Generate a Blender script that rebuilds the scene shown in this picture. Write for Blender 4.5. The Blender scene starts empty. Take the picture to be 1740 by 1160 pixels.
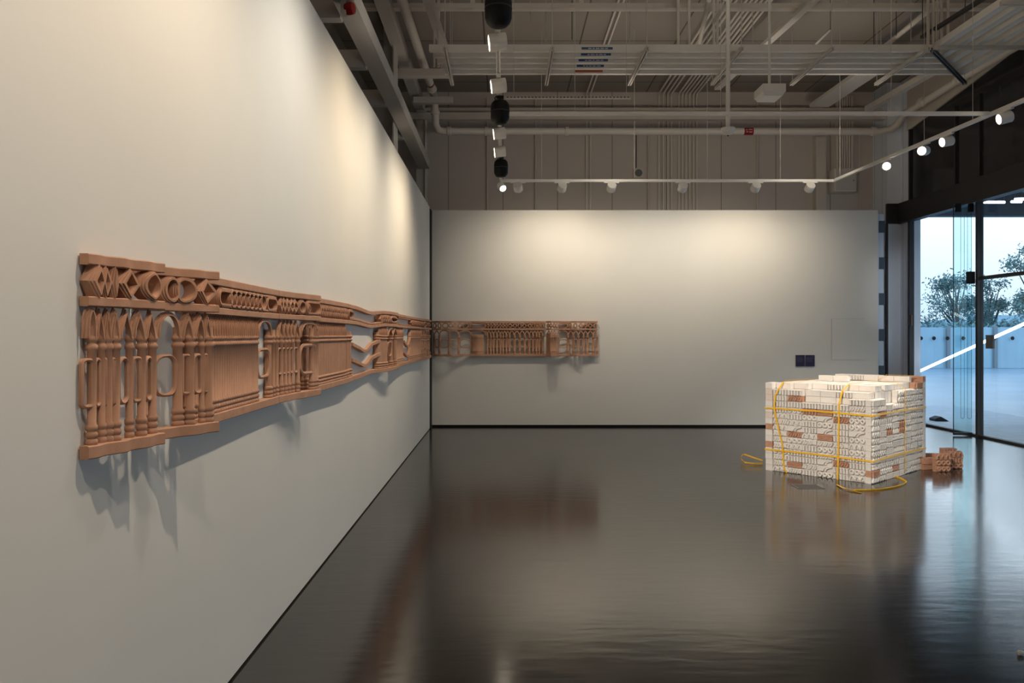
import bpy, bmesh, math, random
from mathutils import Vector, Matrix
random.seed(7)
PI = math.pi
S = bpy.context.scene
COL = S.collection
F, VX, VY, CH = 1353.33, 856.0, 569.0, 1.5      # focal length in px, vanishing point, camera height
def P(x, y, d): return Vector(((x - VX) * d / F, d, CH + (VY - y) * d / F))
def PZ(x, y, z):
    d = (z - CH) * F / (VY - y)
    return Vector(((x - VX) * d / F, d, z))

# ------------------------------------------------------------------ materials
def mat(name, col, rough=.6, metal=0., var=.0, vscale=8., bump=0., bscale=60., emit=None, estr=0., spec=.5, wave=0.):
    m = bpy.data.materials.new(name); m.use_nodes = True
    nt = m.node_tree; b = nt.nodes['Principled BSDF']
    b.inputs['Roughness'].default_value = rough; b.inputs['Metallic'].default_value = metal
    b.inputs['Specular IOR Level'].default_value = spec
    b.inputs['Base Color'].default_value = (*col, 1)
    tc = nt.nodes.new('ShaderNodeTexCoord')
    if var:
        n = nt.nodes.new('ShaderNodeTexNoise'); n.inputs['Scale'].default_value = vscale; n.inputs['Detail'].default_value = 4
        nt.links.new(tc.outputs['Object'], n.inputs['Vector'])
        r = nt.nodes.new('ShaderNodeValToRGB')
        r.color_ramp.elements[0].position = .3; r.color_ramp.elements[1].position = .7
        r.color_ramp.elements[0].color = (*[c * (1 - var) for c in col], 1)
        r.color_ramp.elements[1].color = (*[min(1, c * (1 + var)) for c in col], 1)
        nt.links.new(n.outputs['Fac'], r.inputs['Fac']); nt.links.new(r.outputs['Color'], b.inputs['Base Color'])
    if bump or wave:
        n2 = nt.nodes.new('ShaderNodeTexNoise'); n2.inputs['Scale'].default_value = bscale; n2.inputs['Detail'].default_value = 3
        nt.links.new(tc.outputs['Object'], n2.inputs['Vector'])
        bp = nt.nodes.new('ShaderNodeBump'); bp.inputs['Strength'].default_value = bump or .1; bp.inputs['Distance'].default_value = .01
        nt.links.new(n2.outputs['Fac'], bp.inputs['Height']); nt.links.new(bp.outputs['Normal'], b.inputs['Normal'])
    if emit:
        b.inputs['Emission Color'].default_value = (*emit, 1); b.inputs['Emission Strength'].default_value = estr
    return m
def glass_mat(name, tint, gloss=1.45, rough=.0):
    m = bpy.data.materials.new(name); m.use_nodes = True; nt = m.node_tree
    nt.nodes.remove(nt.nodes['Principled BSDF']); out = nt.nodes['Material Output']
    t = nt.nodes.new('ShaderNodeBsdfTransparent'); t.inputs['Color'].default_value = (*tint, 1)
    g = nt.nodes.new('ShaderNodeBsdfGlossy'); g.inputs['Roughness'].default_value = rough
    lw = nt.nodes.new('ShaderNodeLayerWeight'); lw.inputs['Blend'].default_value = .5
    p5 = nt.nodes.new('ShaderNodeMath'); p5.operation = 'POWER'; p5.inputs[1].default_value = 5; nt.links.new(lw.outputs['Facing'], p5.inputs[0])
    fr = nt.nodes.new('ShaderNodeMath'); fr.operation = 'MULTIPLY_ADD'; fr.inputs[1].default_value = .6; fr.inputs[2].default_value = .04; nt.links.new(p5.outputs[0], fr.inputs[0])
    mx = nt.nodes.new('ShaderNodeMixShader')
    nt.links.new(fr.outputs[0], mx.inputs[0]); nt.links.new(t.outputs[0], mx.inputs[1]); nt.links.new(g.outputs[0], mx.inputs[2])
    nt.links.new(mx.outputs[0], out.inputs['Surface'])
    return m
def emis(name, col, s):
    return mat(name, (.8, .8, .8), emit=col, estr=s)
M = {}
M['wall'] = mat('wall_paint', (.70, .675, .63), .75, var=.015, vscale=1.5, bump=.04, bscale=300)
M['clay'] = mat('terracotta', (.48, .262, .168), .8, var=.10, vscale=14, bump=.10, bscale=180, spec=.25)
M['clay_brick'] = mat('terracotta_brick', (.54, .29, .19), .85, var=.14, vscale=25, bump=.15, bscale=120, spec=.2)
M['white_brick'] = mat('white_bisque', (.80, .745, .69), .85, var=.05, vscale=12, bump=.10, bscale=120, spec=.2)
M['pink_brick'] = mat('pale_bisque', (.74, .62, .55), .85, var=.06, vscale=12, bump=.10, bscale=120, spec=.2)
M['strap'] = mat('yellow_band', (.92, .52, .03), .4)
M['white'] = mat('white_metal', (.78, .76, .72), .45)
M['ceil'] = mat('ceiling_paint', (.66, .60, .53), .8, var=.03, vscale=2)
M['pipe'] = mat('pipe_paint', (.80, .74, .67), .5)
M['steel'] = mat('steel_paint', (.62, .58, .53), .55, var=.02)
M['galv'] = mat('galvanised', (.5, .47, .43), .45, metal=.5)
M['darkgalv'] = mat('dull_channel', (.10, .10, .10), .5, metal=.5)
M['black'] = mat('black_plastic', (.006, .006, .006), .6, spec=.25)
M['frame'] = mat('dark_frame', (.030, .028, .028), .5)
M['gap'] = mat('shadow_gap', (.01, .01, .01), .9)
M['red'] = mat('red_plastic', (.35, .012, .012), .3)
M['blue'] = mat('blue_tape', (.03, .09, .22), .5)
M['orange'] = mat('orange_tape', (.55, .11, .05), .5)
M['mark'] = mat('white_print', (.6, .6, .62), .6)
M['navy'] = mat('navy_board', (.018, .012, .05), .5)
M['navytext'] = mat('dim_print', (.10, .085, .16), .6)
M['grey'] = mat('grey_plastic', (.16, .16, .16), .5)
M['brown'] = mat('brown_plastic', (.12, .07, .06), .5)
M['slot'] = mat('slot_shadow', (.07, .09, .12), .7)
M['slotframe'] = mat('slotted_steel', (.66, .70, .78), .5)
M['glass'] = glass_mat('clear_glass', (.955, .985, 1.0))
M['door_glass'] = glass_mat('green_glass', (.84, .95, .96))
M['edge'] = mat('glass_edge', (.02, .06, .07), .2)
M['lens'] = emis('lamp_lens', (1, .9, .72), 14)
M['lens_dim'] = emis('lamp_lens_soft', (1, .93, .8), 5)
M['led'] = emis('led_tube', (.85, .94, 1), 8)
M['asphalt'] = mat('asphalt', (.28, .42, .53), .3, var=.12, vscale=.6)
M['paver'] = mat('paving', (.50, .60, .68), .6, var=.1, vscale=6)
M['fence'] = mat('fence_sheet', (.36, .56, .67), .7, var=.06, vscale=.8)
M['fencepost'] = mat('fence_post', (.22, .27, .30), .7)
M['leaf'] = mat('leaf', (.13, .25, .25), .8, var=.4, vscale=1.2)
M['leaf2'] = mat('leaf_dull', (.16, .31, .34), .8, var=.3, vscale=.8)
M['bark'] = mat('bark', (.07, .06, .05), .9)
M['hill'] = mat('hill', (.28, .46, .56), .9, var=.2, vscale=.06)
M['canopy'] = mat('canopy_steel', (.06, .075, .09), .6)
M['canopy_roof'] = mat('canopy_sheet', (.20, .25, .28), .6)
M['cable'] = mat('thin_cable', (.05, .06, .06), .5)

# dark glossy upper glazing
M['spandrel'] = mat('dark_glazing', (.026, .027, .030), .12, var=.2, vscale=.7)

def floor_mat():
    m = bpy.data.materials.new('polished_floor'); m.use_nodes = True; nt = m.node_tree; b = nt.nodes['Principled BSDF']
    tc = nt.nodes.new('ShaderNodeTexCoord')
    n = nt.nodes.new('ShaderNodeTexNoise'); n.inputs['Scale'].default_value = .9; n.inputs['Detail'].default_value = 7; n.inputs['Roughness'].default_value = .6
    nt.links.new(tc.outputs['Object'], n.inputs['Vector'])
    r = nt.nodes.new('ShaderNodeValToRGB'); r.color_ramp.elements[0].position = .3; r.color_ramp.elements[1].position = .75
    r.color_ramp.elements[0].color = (.017, .0145, .013, 1); r.color_ramp.elements[1].color = (.023, .0195, .018, 1)
    nt.links.new(n.outputs['Fac'], r.inputs['Fac']); nt.links.new(r.outputs['Color'], b.inputs['Base Color'])
    n2 = nt.nodes.new('ShaderNodeTexNoise'); n2.inputs['Scale'].default_value = .8; n2.inputs['Detail'].default_value = 5
    nt.links.new(tc.outputs['Object'], n2.inputs['Vector'])
    mr = nt.nodes.new('ShaderNodeMapRange'); mr.inputs[3].default_value = .12; mr.inputs[4].default_value = .18
    nt.links.new(n2.outputs['Fac'], mr.inputs[0]); nt.links.new(mr.outputs[0], b.inputs['Roughness'])
    n3 = nt.nodes.new('ShaderNodeTexNoise'); n3.inputs['Scale'].default_value = 9; n3.inputs['Detail'].default_value = 6
    mp = nt.nodes.new('ShaderNodeMapping'); mp.inputs['Scale'].default_value = (.35, 1.2, 1)
    nt.links.new(tc.outputs['Object'], mp.inputs[0]); nt.links.new(mp.outputs[0], n3.inputs['Vector'])
    bp = nt.nodes.new('ShaderNodeBump'); bp.inputs['Strength'].default_value = .12; bp.inputs['Distance'].default_value = .01
    nt.links.new(n3.outputs['Fac'], bp.inputs['Height']); nt.links.new(bp.outputs['Normal'], b.inputs['Normal'])
    b.inputs['Specular IOR Level'].default_value = .85
    return m
M['floor'] = floor_mat()
def seam_mat(name, col, ax, period, width=.012, off=0., dark=.35):
    m = mat(name, col, .8); nt = m.node_tree; b = nt.nodes['Principled BSDF']
    g = nt.nodes.new('ShaderNodeNewGeometry'); sx = nt.nodes.new('ShaderNodeSeparateXYZ')
    nt.links.new(g.outputs['Position'], sx.inputs[0])
    def mth(op, a, bb):
        x = nt.nodes.new('ShaderNodeMath'); x.operation = op
        for i, v in enumerate((a, bb)):
            if isinstance(v, (int, float)): x.inputs[i].default_value = v
            else: nt.links.new(v, x.inputs[i])
        return x.outputs[0]
    fac = None
    for a, per, o in ax:
        v = mth('ADD', sx.outputs[a], o + 1000 * per); v = mth('DIVIDE', v, per); v = mth('FRACT', v, 0); v = mth('LESS_THAN', v, width / per)
        fac = v if fac is None else mth('MAXIMUM', fac, v)
    mx = nt.nodes.new('ShaderNodeMix'); mx.data_type = 'RGBA'
    nt.links.new(fac, mx.inputs[0]); mx.inputs[6].default_value = (*col, 1); mx.inputs[7].default_value = (*[c * dark for c in col], 1)
    nt.links.new(mx.outputs[2], b.inputs['Base Color'])
    return m
M['rear'] = seam_mat('rear_wall_panels', (.62, .56, .51), [(0, 1.0, .02)], 1)
M['ceil2'] = seam_mat('ceiling_boards', (.34, .30, .262), [(0, 1.45, .3), (1, 1.95, -.35)], 1, width=.022)
M['sidewall'] = seam_mat('side_wall_panels', (.36, .32, .29), [(1, 1.0, .02)], 1)
M['jamb'] = seam_mat('jamb_panels', (.80, .84, .92), [(1, .28, .05)], 1, width=.02, dark=.7)  # bluish tint puts outside daylight into the panel colour
_b = M['jamb'].node_tree.nodes['Principled BSDF']; _b.inputs['Metallic'].default_value = 0; _b.inputs['Roughness'].default_value = .38

# ------------------------------------------------------------------ mesh helpers
class MB:
    def __init__(s): s.v = []; s.f = []
    def add(s, vs, fs):
        o = len(s.v); s.v += [Vector(v) for v in vs]; s.f += [tuple(i + o for i in f) for f in fs]; return s
    def box(s, x0, x1, y0, y1, z0, z1):
        return s.add([(x0,y0,z0),(x1,y0,z0),(x1,y1,z0),(x0,y1,z0),(x0,y0,z1),(x1,y0,z1),(x1,y1,z1),(x0,y1,z1)],
                     [(0,3,2,1),(4,5,6,7),(0,1,5,4),(1,2,6,5),(2,3,7,6),(3,0,4,7)])
    def loft(s, rings, closed=False, cap=True):
        n = len(rings[0]); o = len(s.v)
        for r in rings: s.v += [Vector(p) for p in r]
        m = len(rings)
        for i in range(m if closed else m - 1):
            for j in range(n):
                a, b = o + i * n, o + ((i + 1) % m) * n
                s.f.append((a + j, a + (j + 1) % n, b + (j + 1) % n, b + j))
        if cap and not closed:
            s.f.append(tuple(o + j for j in range(n))[::-1]); s.f.append(tuple(o + (m - 1) * n + j for j in range(n)))
        return s
    def tube(s, pts, r, n=10, cap=True):
        pts = [Vector(p) for p in pts]; rings = []
        rs = r if isinstance(r, (list, tuple)) else [r] * len(pts)
        prev = None
        for i, p in enumerate(pts):
            t = (pts[min(i + 1, len(pts) - 1)] - pts[max(i - 1, 0)]).normalized()
            up = prev if prev is not None else (Vector((0, 0, 1)) if abs(t.z) < .9 else Vector((1, 0, 0)))
            a = (up - t * up.dot(t)).normalized(); b = t.cross(a); prev = a
            rings.append([p + (a * math.cos(2 * PI * k / n) + b * math.sin(2 * PI * k / n)) * rs[i] for k in range(n)])
        return s.loft(rings, cap=cap)
    def lathe(s, org, axis, prof, n=20):
        axis = Vector(axis).normalized(); up = Vector((0, 0, 1)) if abs(axis.z) < .9 else Vector((1, 0, 0))
        a = (up - axis * up.dot(axis)).normalized(); b = axis.cross(a); org = Vector(org)
        return s.loft([[org + axis * h + (a * math.cos(2 * PI * k / n) + b * math.sin(2 * PI * k / n)) * max(r, 1e-4) for k in range(n)] for h, r in prof])
    def band(s, pts, wdir, w, t=.0012):
        pts = [Vector(p) for p in pts]; rings = []
        for i, p in enumerate(pts):
            tg = (pts[min(i + 1, len(pts) - 1)] - pts[max(i - 1, 0)]).normalized()
            wd = Vector(wdir[i] if isinstance(wdir, list) else wdir); wd = (wd - tg * wd.dot(tg)).normalized(); nn = tg.cross(wd)
            rings.append([p + wd * w / 2 + nn * t, p - wd * w / 2 + nn * t, p - wd * w / 2 - nn * t, p + wd * w / 2 - nn * t])
        return s.loft(rings)
    def mesh(s, name, smooth=False, off=None, ang=40):
        me = bpy.data.meshes.new(name); off = off or Vector((0, 0, 0))
        me.from_pydata([v - off for v in s.v], [], s.f)
        bm = bmesh.new(); bm.from_mesh(me); bmesh.ops.recalc_face_normals(bm, faces=bm.faces[:]); bm.to_mesh(me); bm.free()
        if smooth:
            for p in me.polygons: p.use_smooth = True
            me.set_sharp_from_angle(angle=math.radians(ang))
        return me
    def build(s, name, m, parent=None, smooth=False, ang=40):
        off = Vector((0, 0, 0)); p = parent
        while p is not None: off += p.location; p = p.parent
        base = Vector((0, 0, 0))
        if parent is None and s.v:   # own origin at the base centre
            lo = Vector([min(v[i] for v in s.v) for i in range(3)]); hi = Vector([max(v[i] for v in s.v) for i in range(3)])
            base = Vector(((lo.x + hi.x) / 2, (lo.y + hi.y) / 2, lo.z))
        me = s.mesh(name, smooth, off + base, ang); o = bpy.data.objects.new(name, me); COL.objects.link(o)
        o.location = base
        me.materials.append(m if not isinstance(m, str) else M[m])
        if parent is not None: o.parent = parent
        return o
def tag(o, label, cat, group=None, kind=None):
    o['label'] = label; o['category'] = cat
    if group: o['group'] = group
    if kind: o['kind'] = kind
    return o
def thing(name, loc, label, cat, group=None):
    o = bpy.data.objects.new(name, None); COL.objects.link(o); o.location = loc; o.empty_display_size = .1
    return tag(o, label, cat, group)
def struct(name, mb, m, parent=None, label=None):
    o = mb.build(name, m, parent)
    if parent is None: o['kind'] = 'structure'
    return o
def bx(*a): return MB().box(*a)
ORD = 'zeroth first second third fourth fifth sixth seventh eighth ninth tenth eleventh twelfth thirteenth fourteenth fifteenth sixteenth seventeenth'.split()

# ------------------------------------------------------------------ the setting
XW, DB, XR, DR, ZC = -1.182, 13.0, 7.0, 14.6, 5.95
DN = -5.0
struct('floor', bx(-2.6, 7.06, DN, DR + .1, -.1, 0), 'floor')
struct('ceiling', bx(-2.6, 7.3, DN, DR + .1, ZC, ZC + .1), 'ceil2')
struct('wall_left', bx(XW - .12, XW, DN, 12.70, 0.012, 3.537), 'wall')
struct('base_gap_shade_left', bx(XW - .11, XW - .02, DN, 12.69, 0, .012), 'gap')  # near-black strip paints the shade of the gap under the wall
struct('wall_back', bx(-1.172, 6.11, DB, DB + .14, .034, 3.537), 'wall')
struct('base_gap_shade_back', bx(-1.16, 6.10, DB + .02, DB + .12, 0, .034), 'gap')  # dark recessed strip, shade of the base gap put into its colour
struct('corner_gap_shade', bx(-1.30, -1.172, 12.76, 13.14, 0, 3.52), 'gap')  # black block painted in for the shaded slot between the partitions
struct('wall_rear', bx(-2.6, 7.2, DR, DR + .1, 0, ZC), 'rear')
struct('wall_outer_left', bx(-2.55, -2.45, DN, DR, 0, ZC), 'sidewall')
struct('wall_near', bx(-2.5, 7.2, DN - .1, DN, 0, ZC), 'wall')
# right wall: solid end piece, header beam, upper dark glazing, gable panel
struct('wall_right', bx(XR, XR + .2, 13.76, DR, 0, ZC).box(6.765, XR, 14.05, DR, 0, ZC), 'jamb')
struct('trim_2', bx(XR - .07, XR + .08, DN, 14.05, 3.46, 3.81).box(6.74, XR + .08, 14.0, 14.06, 3.46, 3.81).box(6.735, 6.768, 14.02, 14.06, 0, 3.46), 'frame')
g = MB(); g.loft([[(x, DN, 5.42), (x, 10.75, 5.42), (x, 11.85 * 1.166, 5.03), (x, 13.8, ZC), (x, DN, ZC)] for x in (XR - .01, XR + .15)])
struct('wall_right_upper', g, 'ceil')
cl = MB()
cl.box(XR + .02, XR + .05, DN, 13.76, 3.81, 5.5)
struct('window_2', cl, 'spandrel')
ob = bpy.data.objects['window_2']
for d in (13.74, 12.35, 11.72, 9.6, 7.2, 4.8):
    bx(XR - .01, XR + .02, d - .02, d + .02, 3.81, 5.05).build('mullion', 'frame', ob)
# lower glazing: panes and frames
w1 = struct('window_1', bx(XR + .015, XR + .027, 8.0, 11.72, .03, 3.46), 'glass')
bx(XR - .02, XR + .06, DN, 11.8, 0, .03).build('sill_rail', 'frame', w1)
bx(XR - .03, XR + .06, 11.72, 11.77, 0, 3.46).build('mullion', 'frame', w1)
bx(XR - .01, XR + .05, 8.0, 11.72, 2.31, 2.36).build('transom_bar', 'frame', w1)
bx(XR - .03, XR + .06, 7.95, 8.0, 0, 3.46).build('mullion', 'frame', w1)
w3 = struct('window_3', bx(XR + .015, XR + .027, 3.8, 7.95, .03, 3.46), 'glass')
bx(XR - .03, XR + .06, 3.75, 3.8, 0, 3.46).build('mullion', 'frame', w3)
w4 = struct('window_4', bx(XR + .015, XR + .027, -.6, 3.75, .03, 3.46), 'glass')
struct('wall_right_near', bx(XR, XR + .2, DN, -.6, 0, 3.46), 'wall')
w5 = struct('window_5', bx(XR + .015, XR + .027, 11.77, 13.72, .03, 3.46), 'glass')
bx(XR - .02, XR + .06, 11.8, 13.76, 0, .03).build('sill_rail', 'frame', w5)
bx(XR - .02, XR + .06, 13.70, 13.76, 0.03, 3.46).build('jamb', 'frame', w5)
# open glass leaf standing square to the glazing
d1 = bx(6.70, XR - .03, 11.855, 11.867, .05, 3.44).build('door_1', 'door_glass'); d1['kind'] = 'structure'
bx(6.695, XR - .03, 11.845, 11.877, .012, .05).build('bottom_rail', 'frame', d1)
bx(6.694, 6.700, 11.853, 11.869, .05, 3.44).build('glass_edge', 'edge', d1)
bx(6.735, 6.80, 11.835, 11.885, 3.33, 3.455).build('clamp', 'black', d1)
bx(6.925, 6.985, 11.835, 11.885, 3.33, 3.455).build('clamp', 'black', d1)
bx(6.87, 6.985, 11.80, 11.835, 2.26, 2.44).build('hinge_block', 'black', d1)

# slotted steel frame beside the back partition
t = thing('slotted_frame', (6.20, 13.2, 0), 'pale slotted steel upright beside the end of the back partition', 'frame')
bx(6.12, 6.29, 13.18, 13.22, 0, 3.5).build('upright', 'slotframe', t)
for y0 in (375, 437, 498, 559, 621, 682):
    a, b = P(1494, y0, 13.17), P(1504, y0 + 20, 13.17)
    bx(a.x, b.x, 13.17, 13.181, b.z, a.z).build('slot', 'slot', t)

# ------------------------------------------------------------------ terracotta frieze
ZT, FH = 1.727, .573
def smooth(a): return a * a * (3 - 2 * a)
class Panel:
    def __init__(s, label, wall, ctrl, sag=None, zt=ZT, wav=(0, 1)):
        s.wav = wav; s.wall, s.ctrl, s.sag, s.zt = wall, ctrl, sag, zt
        s.s0, s.s1 = ctrl[0][0], ctrl[-1][0]
        mid = s.world((s.s0 + s.s1) / 2, FH, -.03)
        s.o = thing('terracotta_relief_panel', mid, label, 'relief panel', 'terracotta relief panels of the wall frieze')
        g = [(s.s0 + (s.s1 - s.s0) * i / 1500) for i in range(1501)]
        s.tab = [(s.px(a), a) for a in g]
    def p(s, a):
        c = s.ctrl
        if a <= c[0][0]: return c[0][1]
        for (x0, p0), (x1, p1) in zip(c, c[1:]):
            if a <= x1: return p0 + (p1 - p0) * smooth((a - x0) / (x1 - x0)) + s.wav[0] * math.sin(2 * PI * (a - s.s0) / s.wav[1])
        return c[-1][1]
    def px(s, a):
        w = s.world(a, 0, 0); return VX + F * w.x / w.y
    def at(s, x): return min(s.tab, key=lambda t: abs(t[0] - x))[1]
    def world(s, a, h, q):
        dep = max(s.p(a) + q, .004); z = s.zt - h - (s.sag(a, h) if s.sag else 0)
        return Vector((XW + dep, a, z)) if s.wall == 'L' else Vector((a, DB - dep, z))
    def sweep(s, name, path, sec, closed=False):
        n = len(path); rings = []
        for i in range(n):
            p0 = Vector(path[(i - 1) % n] if closed or i else path[0]); p1 = Vector(path[i]); p2 = Vector(path[(i + 1) % n] if closed or i < n - 1 else path[-1])
            e1, e2 = (p1 - p0), (p2 - p1)
            e1 = e1.normalized() if e1.length > 1e-9 else e2.normalized()
            e2 = e2.normalized() if e2.length > 1e-9 else e1
            t = (e1 + e2); t = t.normalized() if t.length > 1e-6 else e1
            k = 1 / max(.55, t.dot(e1))
            nx, ny = -t.y * k, t.x * k
            rings.append([s.world(p1.x + nx * a, p1.y + ny * a, q) for a, q in sec])
        return MB().loft(rings, closed=closed).build(name, 'clay', s.o, smooth=True, ang=35)
    def rail(s, name, h0, h1, a0=None, a1=None, t=.030, f=.012):
        a0 = s.s0 if a0 is None else a0; a1 = s.s1 if a1 is None else a1
        n = max(6, int((a1 - a0) / .02)); hm, hh = (h0 + h1) / 2, (h1 - h0) / 2
        s.sweep(name, [(a0 + (a1 - a0) * i / n, hm) for i in range(n + 1)],
                [(-hh, -t), (-hh, f - .003), (-hh + .003, f), (hh - .003, f), (hh, f - .003), (hh, -t)])
    def rails(s):
        s.rail('top_rail', 0, .031); s.rail('middle_rail', .119, .147); s.rail('base_rail', .536, FH)
    def column(s, a, r, h0=.20, h1=.540, t=.026, rings=(.238, .262, .488, .509, .529), name='column'):
        lv = [(h0, 1)]; e = max(.85, min(1.0, .4 + r * 50))
        for c in rings:
            if h0 < c < h1:
                k = .010; lv += [(c - k, 1.02), (c - k * .6, 1.30), (c, 1.40), (c + k * .6, 1.30), (c + k, 1.02)]
        lv.append((h1, 1)); R = []
        for h, m in lv:
            m = 1 + (m - 1) * min(1, .012 / max(r, .012)) if r > .03 else m
            rr = r * m; N = 8 if r < .03 else 18
            dq = min(rr, .03 + (m - 1) * r); c0 = -min(r, .03)
            sec = [(-rr * math.cos(PI * k / N), c0 + dq * math.sin(PI * k / N)) for k in range(N + 1)]
            if r < .03: sec += [(rr * math.cos(PI * k / 4), c0 - dq * math.sin(PI * k / 4)) for k in (1, 2, 3)]
            else: sec += [(rr, -t - .02), (-rr, -t - .02)]
            R.append([s.world(a + x, h, q) for x, q in sec])
        return MB().loft(R).build(name, 'clay', s.o, smooth=True, ang=50)
    def arch(s, a, b, kind='point', h0=.236, h1=.155, w=None, t=.009):
        w = w or min(.007, abs(b - a) * .2); m = (a + b) / 2; hf = (b - a) / 2; pts = []
        if kind == 'point':
            N = 8
            for i in range(N + 1):
                k = i / N; pts.append((a + hf * k ** 1.7, h0 - (h0 - h1) * k))
            pts += [(2 * m - x, h) for x, h in pts[-2::-1]]
        else:
            N = 16
            for i in range(N + 1):
                th = PI * i / N; pts.append((m - hf * math.copysign(abs(math.cos(th)) ** .85, math.cos(th)), h0 - (h0 - h1) * math.sin(th) ** .8))
        s.sweep('arch', pts, [(-w, -t), (-w, -.004), (-w * .3, -.004), (-w * .3, .001), (w * .5, .001), (w * .5, .005), (w, .005), (w, -t)])
    def loop(s, a, b, h0=.297, h1=.428, w=.0055, t=.008, q=-.005):
        m, hf, hm, hh = (a + b) / 2, (b - a) / 2 - w * .2, (h0 + h1) / 2, (h1 - h0) / 2
        r = min(hf, hh) * .75; pts = []
        for cx, cy, a0 in ((hf - r, -hh + r, -PI / 2), (hf - r, hh - r, 0), (-hf + r, hh - r, PI / 2), (-hf + r, -hh + r, PI)):
            for k in range(5):
                th = a0 + PI / 2 * k / 4; pts.append((m + cx + r * math.cos(th), hm + cy + r * math.sin(th)))
        s.sweep('loop', pts, [(-w, q - t), (-w, q), (0, q + .004), (w, q), (w, q - t)], closed=True)
    def medal(s, kind, a, b, h0=.032, h1=.119, w=None, t=.05, dq=0.):
        t = min(t, .042); m, hf, hm, hh = (a + b) / 2, abs(b - a) / 2, (h0 + h1) / 2, (h1 - h0) / 2
        w = w or max(.0035, min(.0085, hf * .26, hh * .3)); hf -= w; hh -= w
        if kind == 'diamond': pts = [(m - hf, hm), (m, hm - hh), (m + hf, hm), (m, hm + hh)]
        elif kind == 'ring': pts = [(m + hf * math.cos(2 * PI * i / 28), hm + hh * math.sin(2 * PI * i / 28)) for i in range(28)]
        else:
            r = min(hh, hf); pts = []
            for c0, a0 in ((hf - r, -PI / 2), (-hf + r, PI / 2)):
                for k in range(11):
                    th = a0 + PI * k / 10; pts.append((m + c0 + r * math.cos(th), hm + hh * math.sin(th)))
        s.sweep('medallion', pts, [(-w, dq - t), (-w, dq + .004), (-w * .5, dq + .004), (-w * .5, dq + .009), (w * .1, dq + .009), (w * .1, dq + .014), (w, dq + .014), (w, dq - t)], closed=True)
    def ribbon(s, pts, hh=.011, t=.02, f=.01, name='ribbon'):
        # smooth path through (s,h) points
        out = []
        for i in range(len(pts) - 1):
            p0, p1, p2, p3 = [Vector(pts[max(0, min(len(pts) - 1, k))]) for k in (i - 1, i, i + 1, i + 2)]
            for k in range(8):
                u = k / 8; out.append(.5 * ((2 * p1) + (-p0 + p2) * u + (2 * p0 - 5 * p1 + 4 * p2 - p3) * u * u + (-p0 + 3 * p1 - 3 * p2 + p3) * u ** 3))
        out.append(Vector(pts[-1]))
        s.sweep(name, [(p.x, p.y) for p in out], [(-hh, -t), (-hh, f), (hh, f), (hh, -t)])
    def row(s, xs, r, arch='point', loop=True, ws=None):
        ss = [s.at(x) for x in xs]
        for i, a in enumerate(ss): s.column(a, ws[i] if ws else r)
        for i, (a, b) in enumerate(zip(ss, ss[1:])):
            if arch: s.arch(a, b, arch if isinstance(arch, str) else arch[i])
            if loop: s.loop(a + r * .6, b - r * .6)
        return ss
    def dense(s, a, b, n, arches=True, k=.53):
        pit = (b - a) / n; ss = [a + pit * (i + .5) for i in range(n)]
        for c in ss: s.column(c, pit * k, h0=.19)
        if arches:
            for u, v in zip(ss, ss[1:]): s.arch(u, v, 'point', w=pit * .22)
        return ss
    def meds(s, items, **kw):
        for k, x0, x1 in items: s.medal({'d': 'diamond', 'o': 'ring', 'c': 'capsule'}[k], s.at(x0), s.at(x1), **kw)

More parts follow.
